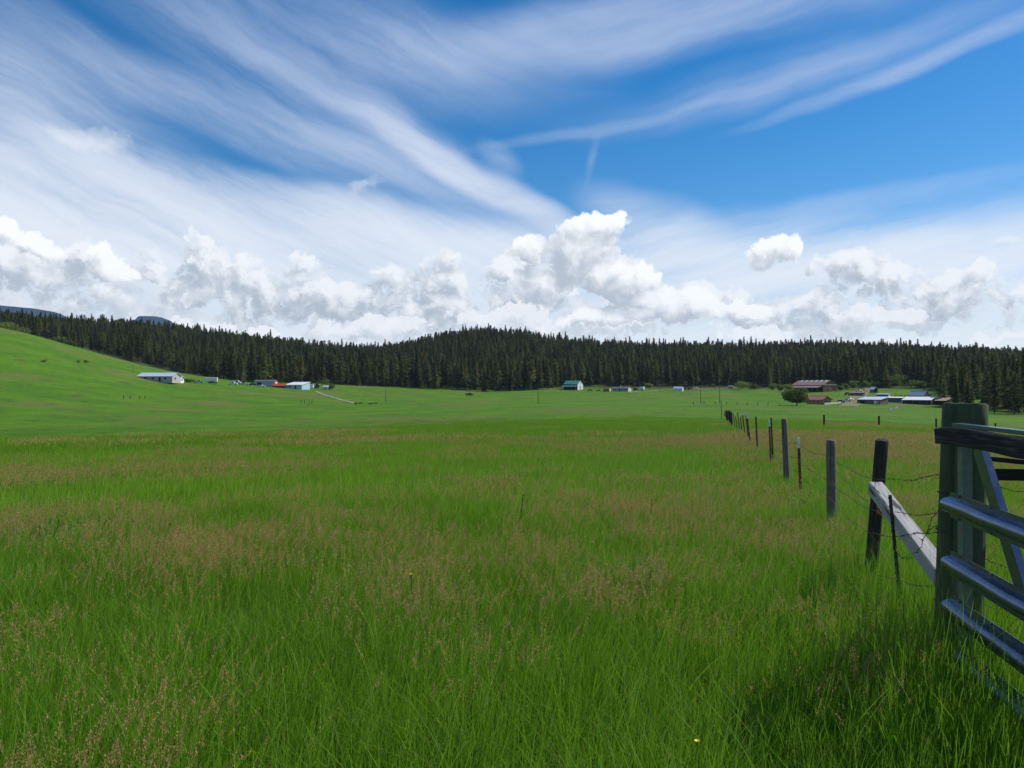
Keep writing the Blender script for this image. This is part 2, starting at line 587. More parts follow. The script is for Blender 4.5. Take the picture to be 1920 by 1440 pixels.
# ---- far mountains -------------------------------------------------
def build_mountains():
    m, N, o = mat('far_forest_hazed')
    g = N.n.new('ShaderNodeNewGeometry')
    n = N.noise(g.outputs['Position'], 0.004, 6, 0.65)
    c = N.mix(N.ramp(n, 0.35, 0.65), (0.008, 0.024, 0.050), (0.014, 0.034, 0.060))  # aerial blue of the distance mixed into the forest colour
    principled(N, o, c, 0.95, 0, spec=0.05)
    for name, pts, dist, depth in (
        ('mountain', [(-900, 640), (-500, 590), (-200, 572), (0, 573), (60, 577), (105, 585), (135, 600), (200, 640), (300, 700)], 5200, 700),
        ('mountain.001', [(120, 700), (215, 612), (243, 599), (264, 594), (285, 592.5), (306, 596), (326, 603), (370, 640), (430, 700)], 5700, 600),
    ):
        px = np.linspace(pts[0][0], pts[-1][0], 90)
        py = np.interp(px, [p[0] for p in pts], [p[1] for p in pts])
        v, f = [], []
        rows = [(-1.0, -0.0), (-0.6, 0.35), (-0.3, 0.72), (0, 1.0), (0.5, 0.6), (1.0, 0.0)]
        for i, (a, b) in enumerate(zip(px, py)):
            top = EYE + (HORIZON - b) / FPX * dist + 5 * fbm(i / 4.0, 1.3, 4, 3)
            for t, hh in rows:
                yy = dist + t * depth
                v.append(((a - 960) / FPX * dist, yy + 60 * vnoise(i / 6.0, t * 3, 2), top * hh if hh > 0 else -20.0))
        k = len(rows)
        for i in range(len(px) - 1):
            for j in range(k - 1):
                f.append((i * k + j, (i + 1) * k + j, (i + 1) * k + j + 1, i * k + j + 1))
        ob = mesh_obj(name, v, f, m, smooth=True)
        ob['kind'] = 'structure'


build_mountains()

# ---------------------------------------------------------------- grass
def blade_material(name, seed_head=False, upness=0.32, gain=0.78, tint=(0.80, 1.0, 0.55)):
    m, N, o = mat(name)
    g = N.n.new('ShaderNodeNewGeometry')
    pos = g.outputs['Position']
    at = N.n.new('ShaderNodeAttribute'); at.attribute_name = 'tint'
    r = at.outputs['Fac']
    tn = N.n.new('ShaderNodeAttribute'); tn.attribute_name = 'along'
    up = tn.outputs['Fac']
    if seed_head:
        c = N.cramp(r, [(0.0, (0.30, 0.145, 0.070)), (0.35, (0.46, 0.225, 0.110)), (0.65, (0.56, 0.310, 0.150)), (0.85, (0.44, 0.320, 0.110)), (1.0, (0.70, 0.50, 0.28))])
        c2 = c
        tr = 0.35
    else:
        c = N.vm('MULTIPLY', field_tint(N, pos), tint)
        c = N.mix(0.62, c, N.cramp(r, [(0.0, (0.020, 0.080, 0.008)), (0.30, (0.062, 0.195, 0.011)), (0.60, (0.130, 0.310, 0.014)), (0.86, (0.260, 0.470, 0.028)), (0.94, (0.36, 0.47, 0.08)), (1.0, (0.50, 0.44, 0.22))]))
        c = N.mix(N.ramp(up, 0.0, 0.5, 0.7, 0.0), c, (0.060, 0.075, 0.022))  # dull stem base, also darkened for the shade in gaps between blades
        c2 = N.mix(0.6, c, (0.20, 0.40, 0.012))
        tr = 0.42
    nrm = N.vm('NORMALIZE', N.vm('ADD', N.vm('SCALE', g.outputs['Normal'], s=1.0 - upness * .6), (0, 0, upness)))
    if gain != 1.0:
        c = N.vm('SCALE', c, s=gain)
    b = N.n.new('ShaderNodeBsdfPrincipled')
    N.put(b.inputs['Base Color'], c)
    N.l.new(nrm, b.inputs['Normal'])
    b.inputs['Roughness'].default_value = 0.5
    b.inputs['Specular IOR Level'].default_value = 0.05
    t = N.n.new('ShaderNodeBsdfTranslucent')
    N.put(t.inputs['Color'], c2)
    mx = N.n.new('ShaderNodeMixShader')
    mx.inputs[0].default_value = tr
    N.l.new(b.outputs[0], mx.inputs[1]); N.l.new(t.outputs[0], mx.inputs[2])
    N.l.new(mx.outputs[0], o.inputs[0])
    return m


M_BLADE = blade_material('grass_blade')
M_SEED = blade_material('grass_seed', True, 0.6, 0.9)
M_BLADE_MID_LIT = blade_material('grass_blade_mid_lit', False, 0.62, 1.12, (1.25, 1.1, 0.6))  # same grass, brightened and yellowed in colour as if sunlit
M_BLADE_FAR_LIT = blade_material('grass_blade_far_lit', False, 0.80, 1.12, (1.15, 1.05, 0.65))  # same grass, light on the distant canopy put into its colour


def loose_mesh(name, V, F, tint, along, mats, midx=None, smooth=False):
    """Mesh from arrays: V (n,3), F list of index arrays (k, 3 or 4); never linked to the scene by itself."""
    me = bpy.data.meshes.new(name)
    F = [np.asarray(f) for f in F if len(f)]
    nl = sum(f.size for f in F); nf = sum(len(f) for f in F)
    me.vertices.add(len(V)); me.loops.add(nl); me.polygons.add(nf)
    me.vertices.foreach_set('co', np.asarray(V, np.float32).ravel())
    me.loops.foreach_set('vertex_index', np.concatenate([f.ravel() for f in F]).astype(np.int32))
    tot = np.concatenate([np.full(len(f), f.shape[1]) for f in F]).astype(np.int32)
    start = np.concatenate([[0], np.cumsum(tot)[:-1]]).astype(np.int32)
    me.polygons.foreach_set('loop_start', start)
    if midx is not None:
        me.polygons.foreach_set('material_index', np.asarray(midx, np.int32))
    if smooth:
        me.polygons.foreach_set('use_smooth', np.ones(nf, bool))
    me.update(calc_edges=True)
    for nm, arr in (('tint', tint), ('along', along)):
        if arr is not None:
            a = me.attributes.new(nm, 'FLOAT', 'POINT')
            a.data.foreach_set('value', np.asarray(arr, np.float32))
    for mm in mats:
        me.materials.append(mm)
    return me


def blades(n, size, h, w, segs, g, lean=0.35, bias=0.12, tint=(0, 1), z0=None, clump=0):
    """n tapering curved blades rooted in a square of side `size`."""
    if clump:
        cx = g.uniform(-.5, .5, (clump, 2)) * size
        k = g.integers(0, clump, n)
        root = cx[k] + g.normal(0, size * 0.035, (n, 2))
    else:
        root = g.uniform(-.5, .5, (n, 2)) * size
    hh = g.uniform(h[0], h[1], n)
    hh *= np.where(g.random(n) < 0.12, 1.2, 1.0)
    ww = g.uniform(w[0], w[1], n)
    ang = g.uniform(0, 2 * np.pi, n)
    ld = np.stack([np.cos(ang), np.sin(ang)], 1) * (np.abs(g.normal(0, lean, n)))[:, None] + np.array([bias, 0.0])
    fa = g.uniform(0, np.pi, n)
    side = np.stack([np.cos(fa), np.sin(fa)], 1)
    t = np.linspace(0, 1, segs + 1)
    droop = g.uniform(0.0, 0.5, n)
    V = []
    for k, tt in enumerate(t):
        p = np.zeros((n, 3))
        p[:, :2] = root + ld * (hh * tt ** 1.8)[:, None]
        p[:, 2] = hh * (tt - droop * 0.45 * tt ** 3 * np.linalg.norm(ld, axis=1)) - 0.02
        wd = ww * (1 - tt) ** 0.7 * (0.75 + 0.25 * min(1, tt * 4)) * 0.5
        if k < segs:
            a = p.copy(); a[:, :2] -= side * wd[:, None]
            b = p.copy(); b[:, :2] += side * wd[:, None]
            V += [a, b]
        else:
            V += [p]
    V = np.stack(V, 1)                       # n, 2*segs+1, 3
    nv = V.shape[1]
    base = (np.arange(n) * nv)[:, None]
    quads = [base + np.array([[2 * k, 2 * k + 1, 2 * k + 3, 2 * k + 2]]) for k in range(segs - 1)]
    tri = base + np.array([[2 * segs - 2, 2 * segs - 1, 2 * segs]])
    Q = np.concatenate(quads) if quads else np.zeros((0, 4), int)
    tn = np.repeat(g.uniform(tint[0], tint[1], n), nv)
    al = np.tile(np.concatenate([np.repeat(t[:-1], 2), [1.0]]), n)
    return V.reshape(-1, 3), Q, tri, tn, al


def stalks(n, size, h, g, spik, spl, spread, head, lean=0.22, bias=0.14, w=0.0022):
    """Flowering stems, each with a loose head of little spikelets. Two materials: stem blades, seeds."""
    root = g.uniform(-.5, .5, (n, 2)) * size
    hh = g.uniform(h[0], h[1], n)
    ang = g.uniform(0, 2 * np.pi, n)
    ld = np.stack([np.cos(ang), np.sin(ang)], 1) * np.abs(g.normal(0, lean, n))[:, None] + np.array([bias, 0.0])
    fa = g.uniform(0, np.pi, n)
    side = np.stack([np.cos(fa), np.sin(fa)], 1)

    def at(tt, idx=slice(None)):
        p = np.zeros((len(hh[idx]), 3))
        p[:, :2] = root[idx] + ld[idx] * (hh[idx] * tt ** 1.9)[:, None]
        p[:, 2] = hh[idx] * tt * (1 - 0.12 * tt * tt)
        return p
    V = []; segs = 3
    for k in range(segs + 1):
        p = at(np.full(n, k / segs))
        a = p.copy(); a[:, :2] -= side * w * 0.5
        b = p.copy(); b[:, :2] += side * w * 0.5
        V += [a, b]
    V = np.stack(V, 1); nv = V.shape[1]
    base = (np.arange(n) * nv)[:, None]
    Q1 = np.concatenate([base + np.array([[2 * k, 2 * k + 1, 2 * k + 3, 2 * k + 2]]) for k in range(segs)])
    V1 = V.reshape(-1, 3)
    tn1 = np.repeat(g.uniform(0.55, 0.97, n), nv); al1 = np.full(len(V1), 0.8)
    m = n * spik
    idx = np.repeat(np.arange(n), spik)
    tt = 1 - head * g.random(m) ** 1.2
    c = at(tt, idx)
    rr = spread * (1 - 0.75 * (1 - (1 - tt) / head)) * g.random(m) ** 0.6
    an = g.uniform(0, 2 * np.pi, m)
    c[:, 0] += rr * np.cos(an); c[:, 1] += rr * np.sin(an); c[:, 2] += rr * g.uniform(-.2, .7, m)
    d = np.stack([np.cos(an) * 0.6, np.sin(an) * 0.6, g.uniform(0.3, 1.2, m)], 1)
    d /= np.linalg.norm(d, axis=1)[:, None]
    q = g.normal(0, 1, (m, 3)); q = np.cross(d, q); q /= np.linalg.norm(q, axis=1)[:, None]
    L = (spl * g.uniform(0.6, 1.4, m))[:, None]; W = L * 0.30
    S = np.stack([c - d * L * .5, c + q * W * .5, c + d * L * .5, c - q * W * .5], 1)
    V2 = S.reshape(-1, 3)
    Q2 = (np.arange(m) * 4)[:, None] + np.arange(4)[None] + len(V1)
    tn2 = np.repeat(g.random(m), 4)
    V = np.vstack([V1, V2]); Q = np.vstack([Q1, Q2])
    mi = np.concatenate([np.zeros(len(Q1)), np.ones(len(Q2))])
    return V, Q, np.concatenate([tn1, tn2]), np.concatenate([al1, np.ones(len(V2))]), mi


def variants(name, meshes):
    c = bpy.data.collections.new(name)
    for k, me in enumerate(meshes):
        c.objects.link(bpy.data.objects.new('%s_%02d' % (name, k), me))
    return c


def scatter(name, coll, pts, rotz, scale, idx, label=None, tilt=None):
    """One object whose points carry instances picked from a collection of patches."""
    n = len(pts)
    me = bpy.data.meshes.new(name)
    me.vertices.add(n)
    me.vertices.foreach_set('co', np.asarray(pts, np.float32).ravel())
    a = me.attributes.new('rot', 'FLOAT_VECTOR', 'POINT')
    rv = np.zeros((n, 3), np.float32); rv[:, 2] = rotz
    if tilt is not None:
        rv[:, :2] = tilt
    a.data.foreach_set('vector', rv.ravel())
    a = me.attributes.new('scl', 'FLOAT_VECTOR', 'POINT')
    sc = np.asarray(scale, np.float32)
    if sc.ndim == 1:
        sc = np.repeat(sc[:, None], 3, 1)
    a.data.foreach_set('vector', sc.ravel())
    a = me.attributes.new('idx', 'INT', 'POINT')
    a.data.foreach_set('value', np.asarray(idx, np.int32))
    ob = bpy.data.objects.new(name, me)
    COL.objects.link(ob)
    ng = bpy.data.node_groups.new(name + '_nodes', 'GeometryNodeTree')
    ng.interface.new_socket('Geometry', in_out='INPUT', socket_type='NodeSocketGeometry')
    ng.interface.new_socket('Geometry', in_out='OUTPUT', socket_type='NodeSocketGeometry')
    gi = ng.nodes.new('NodeGroupInput'); go = ng.nodes.new('NodeGroupOutput')
    ip = ng.nodes.new('GeometryNodeInstanceOnPoints')
    ci = ng.nodes.new('GeometryNodeCollectionInfo')
    ci.inputs['Collection'].default_value = coll
    ci.inputs['Separate Children'].default_value = True
    ci.inputs['Reset Children'].default_value = True
    ip.inputs['Pick Instance'].default_value = True

    def attr(nm, ty):
        q = ng.nodes.new('GeometryNodeInputNamedAttribute')
        q.data_type = ty
        q.inputs['Name'].default_value = nm
        return q.outputs['Attribute']
    e2r = ng.nodes.new('FunctionNodeEulerToRotation')
    ng.links.new(attr('rot', 'FLOAT_VECTOR'), e2r.inputs[0])
    ng.links.new(gi.outputs[0], ip.inputs['Points'])
    ng.links.new(ci.outputs[0], ip.inputs['Instance'])
    ng.links.new(attr('idx', 'INT'), ip.inputs['Instance Index'])
    ng.links.new(e2r.outputs[0], ip.inputs['Rotation'])
    ng.links.new(attr('scl', 'FLOAT_VECTOR'), ip.inputs['Scale'])
    ng.links.new(ip.outputs[0], go.inputs[0])
    md = ob.modifiers.new('scatter', 'NODES')
    md.node_group = ng
    ob['kind'] = 'stuff'
    if label:
        ob['label'] = label
    return ob


def wedge(lo, hi, step, g, half=0.80, margin=2.0):
    """Jittered grid of points in the part of the field the photograph looks over."""
    xs = np.arange(-hi * half - margin, hi * half + margin, step)
    ys = np.arange(lo, hi, step)
    X, Y = np.meshgrid(xs, ys)
    X = X.ravel() + g.uniform(-.5, .5, X.size) * step
    Y = Y.ravel() + g.uniform(-.5, .5, Y.size) * step
    d = np.hypot(X, Y)
    k = (np.abs(X) < np.maximum(Y, 0) * half + margin) & (d >= lo) & (d < hi + step)
    return X[k], Y[k]


# stands of flowering, brown-headed grass: photograph position of the centre on the ground, half sizes in metres, weight
BROWN_PX = [(640, 1040, 1.9, 1.3, 1.0), (430, 1010, 2.2, 1.2, .9), (250, 1120, 1.2, 1.0, .8), (850, 1060, 1.4, 1.2, .9), (500, 1180, .9, .8, .8), (380, 1290, .6, .5, .6),
            (80, 1400, .6, .5, 1.0), (300, 950, 4.0, 1.6, .6), (1200, 935, 2.6, 1.8, .9), (1420, 1010, 1.0, 1.6, .8), (1560, 1160, .8, 1.2, .5),
            (160, 868, 6.0, 3.5, .8), (1450, 1120, .8, 1.0, .6), (1680, 1250, .6, .9, .45), (1050, 960, 1.8, 1.6, .6),
            (860, 880, 7, 2.6, .45), (1130, 815, 14, 5, .5), (640, 840, 9, 3, .35), (1640, 822, 11.0, 8.0, 1.6), (1800, 840, 9, 8, 1.5), (1560, 815, 6, 8, 1.4), (1560, 830, 4.5, 6.0, .9),
            (1380, 830, 1.5, 5.0, .8), (1700, 930, 2.0, 2.6, .7), (1470, 930, 1.6, 3, .8), (1880, 900, 3, 3, .7)]
_BR = []
for _px, _py, _a, _b, _w in BROWN_PX:
    _x, _y = ray(_px, _py, 1.2, 1400.0, 0.48)
    _BR.append((_x, _y, _a, _b, _w * (1.0 if _py < 900 else 0.85)))


def brown(x, y):
    s = np.zeros_like(np.asarray(x, float))
    for cx, cy, a, b, w in _BR:
        s = np.maximum(s, w * np.exp(-(((x - cx) / a) ** 2 + ((y - cy) / b) ** 2)))
    return s


def build_grass():
    g = np.random.default_rng(11)
    # ---- near patches
    near = []
    for k in range(5):
        a = blades(240, 0.62, (0.22, 0.46), (0.0030, 0.0062), 4, g, 0.28, 0.10, (0.0, 0.93), clump=26 if k % 2 else 0)
        b = blades(60, 0.62, (0.12, 0.25), (0.003, 0.006), 2, g, 0.6, 0.05, (0.3, 1.0))
        c = blades(24, 0.62, (0.28, 0.50), (0.0065, 0.0115), 6, g, 0.55, 0.10, (0.4, 0.92))       # broad, bending leaves
        d = blades(14, 0.62, (0.30, 0.55), (0.002, 0.004), 5, g, 0.9, 0.1, (0.95, 1.0))          # straw
        Vs, Qs, Ts, tn, al, o = [], [], [], [], [], 0
        for q in (a, b, c, d):
            Vs.append(q[0]); Qs.append(q[1] + o); Ts.append(q[2] + o); tn.append(q[3]); al.append(q[4]); o += len(q[0])
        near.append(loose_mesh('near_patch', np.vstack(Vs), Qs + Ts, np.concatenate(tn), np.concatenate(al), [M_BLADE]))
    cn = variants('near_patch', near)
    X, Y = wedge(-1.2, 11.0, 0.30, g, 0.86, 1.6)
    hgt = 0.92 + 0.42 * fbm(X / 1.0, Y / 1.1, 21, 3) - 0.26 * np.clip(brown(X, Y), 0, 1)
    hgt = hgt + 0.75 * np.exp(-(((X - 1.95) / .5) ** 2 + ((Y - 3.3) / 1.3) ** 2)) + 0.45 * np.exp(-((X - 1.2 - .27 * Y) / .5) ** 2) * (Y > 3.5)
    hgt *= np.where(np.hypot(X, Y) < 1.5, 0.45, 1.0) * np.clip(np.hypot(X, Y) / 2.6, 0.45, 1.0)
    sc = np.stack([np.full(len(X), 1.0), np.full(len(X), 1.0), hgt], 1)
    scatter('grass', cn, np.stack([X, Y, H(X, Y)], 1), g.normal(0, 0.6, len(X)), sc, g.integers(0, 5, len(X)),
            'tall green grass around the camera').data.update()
    # ---- middle patches
    mid = []
    for k in range(4):
        a = blades(620, 1.5, (0.22, 0.46), (0.007, 0.013), 2, g, 0.30, 0.10, (0.0, 0.95), clump=60)
        mid.append(loose_mesh('mid_patch', a[0], [a[1], a[2]], a[3], a[4], [M_BLADE_MID_LIT]))
    X, Y = wedge(9.5, 30.0, 0.62, g, 0.80, 2)
    hgt = 0.92 + 0.3 * fbm(X / 2.2, Y / 2.2, 22, 3)
    sc = np.stack([np.ones(len(X)), np.ones(len(X)), hgt], 1)
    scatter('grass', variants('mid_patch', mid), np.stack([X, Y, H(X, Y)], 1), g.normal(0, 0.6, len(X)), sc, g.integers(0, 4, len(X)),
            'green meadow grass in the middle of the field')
    # ---- far patches
    far = []
    for k in range(4):
        a = blades(900, 3.6, (0.18, 0.42), (0.018, 0.034), 1, g, 0.30, 0.10, (0.0, 0.93), clump=110)
        far.append(loose_mesh('far_patch', a[0], [a[2]], a[3], a[4], [M_BLADE_FAR_LIT]))
    X, Y = wedge(28.0, 190.0, 1.8, g, 0.76, 4)
    d = np.hypot(X, Y)
    keep = g.random(len(X)) < np.clip((190 - d) / 130.0, 0.0, 1.0) ** 1.3
    X, Y, d = X[keep], Y[keep], d[keep]
    hgt = (0.95 + 0.35 * fbm(X / 6, Y / 6, 23, 3)) * np.clip((150 - d) / 100, 0.22, 1)
    sc = np.stack([np.ones(len(X)), np.ones(len(X)), hgt], 1)
    scatter('grass', variants('far_patch', far), np.stack([X, Y, H(X, Y)], 1), g.normal(0, 0.6, len(X)), sc, g.integers(0, 4, len(X)),
            'rough grass on the brow of the field')
    # ---- flowering stems, near
    sd = []
    for k in range(5):
        V, Q, tn, al, mi = stalks(40, 0.6, (0.38, 0.60), g, 60 if k % 2 else 40, 0.0088, 0.036 if k % 2 else 0.014, 0.24 if k % 2 else 0.26)
        sd.append(loose_mesh('seed_patch', V, [Q], tn, al, [M_BLADE, M_SEED], mi))
    cs = variants('seed_patch', sd)
    X, Y = wedge(0.9, 11.5, 0.30, g, 0.86, 1.0)
    b = brown(X, Y) * (0.8 + 2.3 * fbm(X / 0.7, Y / 0.7, 33, 3)) + 0.02 + 0.05 * fbm(X / 0.9, Y / 0.9, 31, 2)
    keep = (g.random(len(X)) < np.clip(b * 1.05, 0, 1)) & (np.hypot(X, Y) > 1.7)
    X, Y = X[keep], Y[keep]
    s = 0.85 + 0.2 * g.random(len(X))
    scatter('seed_grass', cs, np.stack([X, Y, H(X, Y)], 1), g.normal(0, 0.7, len(X)), s, g.integers(0, 5, len(X)),
            'brown flowering heads of grass close to the camera')
    sd = []
    for k in range(4):
        V, Q, tn, al, mi = stalks(90, 1.5, (0.36, 0.58), g, 18, 0.020, 0.036, 0.28, w=0.006)
        sd.append(loose_mesh('seed_patch_mid', V, [Q], tn, al, [M_BLADE, M_SEED], mi))
    X, Y = wedge(10.5, 34.0, 0.75, g, 0.80, 2)
    b = brown(X, Y) * (0.75 + 2.0 * fbm(X / 1.8, Y / 1.3, 35, 3)) + 0.02 + 0.22 * fbm(X / 5, Y / 2.5, 37, 3)
    keep = g.random(len(X)) < np.clip(b * .95, 0, 1)
    X, Y = X[keep], Y[keep]
    scatter('seed_grass', variants('seed_patch_mid', sd), np.stack([X, Y, H(X, Y)], 1), g.normal(0, 0.7, len(X)), 0.85 + 0.2 * g.random(len(X)), g.integers(0, 4, len(X)),
            'brown flowering heads of grass in the middle distance')
    sd = []
    for k in range(3):
        V, Q, tn, al, mi = stalks(210, 3.6, (0.34, 0.50), g, 8, 0.048, 0.06, 0.32, w=0.014)
        sd.append(loose_mesh('seed_patch_far', V, [Q], tn, al, [M_BLADE_MID_LIT, M_SEED], mi))
    X, Y = wedge(31.0, 95.0, 1.9, g, 0.76, 3)
    b = brown(X, Y) * 0.95 + 0.02 + 0.45 * fbm(X / 18, Y / 9, 39, 3)
    keep = g.random(len(X)) < np.clip(b, 0, 1) * np.clip((100 - np.hypot(X, Y)) / 30, 0, 1)
    X, Y = X[keep], Y[keep]
    scatter('seed_grass', variants('seed_patch_far', sd), np.stack([X, Y, H(X, Y)], 1), g.normal(0, 0.7, len(X)), 0.9 + 0.15 * g.random(len(X)), g.integers(0, 3, len(X)),
            'brown seed heads over the brow of the field')


if 'grass' not in SKIP:
    build_grass()

# ---------------------------------------------------------------- trees
def crown_material(name, stops, tr=0.25):
    m, N, o = mat(name)
    at = N.n.new('ShaderNodeAttribute'); at.attribute_name = 'tint'
    oi = N.n.new('ShaderNodeObjectInfo')
    v = N.mad(oi.outputs['Random'], 0.55, N.mul(at.outputs['Fac'], 0.45))
    c = N.cramp(v, stops)
    b = N.n.new('ShaderNodeBsdfDiffuse')
    N.put(b.inputs['Color'], c)
    t = N.n.new('ShaderNodeBsdfTranslucent'); N.put(t.inputs['Color'], c)
    mx = N.n.new('ShaderNodeMixShader'); mx.inputs[0].default_value = tr
    N.l.new(b.outputs[0], mx.inputs[1]); N.l.new(t.outputs[0], mx.inputs[2])
    N.l.new(mx.outputs[0], o.inputs[0])
    return m


M_NEEDLE = crown_material('needles', [(0.1, (0.045, 0.064, 0.024)), (0.4, (0.085, 0.108, 0.034)), (0.62, (0.135, 0.160, 0.045)), (0.9, (0.240, 0.225, 0.080))])
M_LEAF = crown_material('leaves', [(0.1, (0.070, 0.105, 0.026)), (0.5, (0.135, 0.185, 0.042)), (0.9, (0.230, 0.280, 0.065))], 0.42)


def bark_material():
    m, N, o = mat('bark')
    tc = N.n.new('ShaderNodeTexCoord')
    n = N.noise(N.vm('MULTIPLY', tc.outputs['Object'], (1, 1, 0.25)), 3.0, 4, 0.6)
    c = N.mix(n, (0.035, 0.026, 0.022), (0.12, 0.082, 0.062))
    principled(N, o, c, 0.95, 0, bump(N, n, 0.5, 0.05), spec=0.1)
    return m


M_BARK = bark_material()


def tube(path, radii, sides=6):
    V, F = [], []
    path = [Vector(p) for p in path]
    for i, p in enumerate(path):
        d = (path[min(i + 1, len(path) - 1)] - path[max(i - 1, 0)]).normalized()
        a = d.orthogonal().normalized() if i == 0 else (a - d * a.dot(d)).normalized()
        b = d.cross(a)
        for k in range(sides):
            t = 2 * math.pi * k / sides
            V.append(p + (a * math.cos(t) + b * math.sin(t)) * radii[i])
    n = len(path)
    for i in range(n - 1):
        for k in range(sides):
            k2 = (k + 1) % sides
            F.append((i * sides + k, i * sides + k2, (i + 1) * sides + k2, (i + 1) * sides + k))
    F.append(tuple(range(sides))[::-1]); F.append(tuple((n - 1) * sides + k for k in range(sides)))
    return V, F


def conifer(seed, h=22.0, base=0.22, rad=3.2, shape=0.85, gappy=0.1, cards=3, step=0.55, bsize=0.9):
    g = np.random.default_rng(seed)
    C, DR, SZ, TN = [], [], [], []
    z = h * base
    lop = g.uniform(0, 2 * np.pi); lopa = g.uniform(0.0, 0.3)
    while z < h - 0.3:
        t = (z - h * base) / (h * (1 - base))
        env = (1 - t) ** shape * min(1.0, 0.55 + t * 3.0)
        nb = int(5 + 4 * env)
        a0 = g.uniform(0, 6.28)
        for b in range(nb):
            if g.random() < gappy:
                continue
            an = a0 + b * 6.283 / nb + g.normal(0, 0.25)
            r = rad * env * g.uniform(0.55, 1.15) * (1 + lopa * math.cos(an - lop)) + 0.25
            slope = -0.32 + 0.75 * t + g.normal(0, 0.1)
            tn = g.random()
            for c in range(cards):
                f = (c + 0.7) / cards * g.uniform(0.85, 1.1)
                rr = r * f
                C.append((math.cos(an) * rr, math.sin(an) * rr, z + rr * slope * (0.5 + 0.5 * f) + g.normal(0, 0.12)))
                DR.append((math.cos(an + g.normal(0, .35)), math.sin(an + g.normal(0, .35)), slope + g.normal(0, 0.25)))
                SZ.append(bsize * (0.45 + 0.55 * env) * g.uniform(0.7, 1.3) * (1.15 - 0.35 * f))
                TN.append(np.clip(tn * 0.6 + g.random() * 0.4 + 0.25 * (f - 0.6), 0, 1))
        z += step * g.uniform(0.75, 1.25) * (0.6 + 0.6 * env)
    for k in range(5):
        C.append((g.normal(0, .06), g.normal(0, .06), h - 0.1 - 0.3 * k)); DR.append((g.normal(0, .3), g.normal(0, .3), 1.0)); SZ.append(0.45); TN.append(0.5)
    C = np.array(C); DR = np.array(DR); SZ = np.array(SZ); TN = np.array(TN)
    DR /= np.linalg.norm(DR, axis=1)[:, None]
    n = len(C)
    S = np.cross(DR, np.array([0, 0, 1.0])); S += g.normal(0, 0.35, (n, 3)); S /= np.linalg.norm(S, axis=1)[:, None]
    L = SZ[:, None]; W = SZ[:, None] * g.uniform(0.35, 0.6, (n, 1))
    # a ragged three-pointed spray: two triangles that share their root
    p0 = C - DR * L * 0.55
    p1 = C + DR * L * 0.75 + S * W * 0.15
    p2 = C + S * W + DR * L * 0.1 - np.array([0, 0, 0.12]) * L
    p3 = C - S * W + DR * L * 0.0 - np.array([0, 0, 0.20]) * L
    p4 = C + DR * L * 0.45 - S * W * 0.8
    V = np.stack([p0, p2, p1, p4, p3], 1).reshape(-1, 3)
    b = (np.arange(n) * 5)[:, None]
    F = np.concatenate([b + np.array([[0, 1, 2]]), b + np.array([[0, 2, 3]]), b + np.array([[0, 3, 4]])])
    return V, F, np.repeat(TN, 5)


def trunk_mesh(name, h, r, seed):
    g = random.Random(seed)
    pts = [(g.uniform(-.1, .1) * (i > 0), g.uniform(-.1, .1) * (i > 0), -0.6 + (h * 0.97 + 0.6) * i / 6) for i in range(7)]
    V, F = tube(pts, [r * 1.25] + [r * (1 - i / 6.3) for i in range(1, 7)], 7)
    # a few dead stubs on the bare stem
    for k in range(7):
        a = g.uniform(0, 6.28); z = h * g.uniform(0.08, 0.3); L = g.uniform(0.4, 1.3)
        v2, f2 = tube([(0, 0, z), (math.cos(a) * L, math.sin(a) * L, z + g.uniform(-.2, .1))], [0.05, 0.015], 3)
        o = len(V); V += v2; F += [tuple(i + o for i in q) for q in f2]
    me = bpy.data.meshes.new(name)
    me.from_pydata([tuple(p) for p in V], [], F)
    me.materials.append(M_BARK)
    return me


TREE_KINDS = []
for _k, (_h, _b, _r, _s, _gp, _c, _st, _bs) in enumerate([
        (21, .12, 3.9, 0.95, .06, 5, .62, 1.15), (23, .20, 4.3, 0.80, .12, 5, .70, 1.25), (18, .08, 3.6, 1.00, .05, 5, .58, 1.10),
        (22, .30, 4.6, 0.60, .20, 5, .80, 1.35), (26, .16, 3.8, 0.95, .10, 5, .66, 1.15), (15, .06, 3.5, 0.90, .08, 4, .55, 1.05),
        (21, .34, 4.4, 0.55, .25, 5, .82, 1.35), (23, .14, 4.0, 1.05, .08, 5, .66, 1.15)]):
    V, F, tn = conifer(100 + _k, _h, _b, _r, _s, _gp, _c, _st, _bs)
    cm = loose_mesh('crown', V, [F], tn, None, [M_NEEDLE])
    tm = trunk_mesh('trunk', _h, 0.26, _k)
    TREE_KINDS.append((_h, tm, cm))


def joined_tree(k):
    h, tm, cm = TREE_KINDS[k]
    bm = bmesh.new(); bm.from_mesh(cm)
    lay = bm.verts.layers.float.get('tint')
    n0 = len(bm.faces)
    bm.from_mesh(tm)
    bm.faces.ensure_lookup_table()
    for f in bm.faces[n0:]:
        f.material_index = 1
    me = bpy.data.meshes.new('forest_tree')
    bm.to_mesh(me); bm.free()
    me.materials.clear(); me.materials.append(M_NEEDLE); me.materials.append(M_BARK)
    return me


_EDGE_PX = [(470, 718), (560, 719), (640, 722), (760, 727), (830, 731), (900, 734), (990, 734), (1060, 727), (1130, 724), (1230, 725), (1350, 724), (1480, 726), (1560, 724), (1700, 727), (1755, 728)]
_EDGE = [(-500, 640), (0, 640), (300, 612)] + [(a, ray(a, b, 100)[1]) for a, b in _EDGE_PX] + [(1768, 420), (1785, 350), (1830, 335), (1880, 325), (1930, 318), (2300, 300)]
print('edge', [(a, round(b)) for a, b in _EDGE])


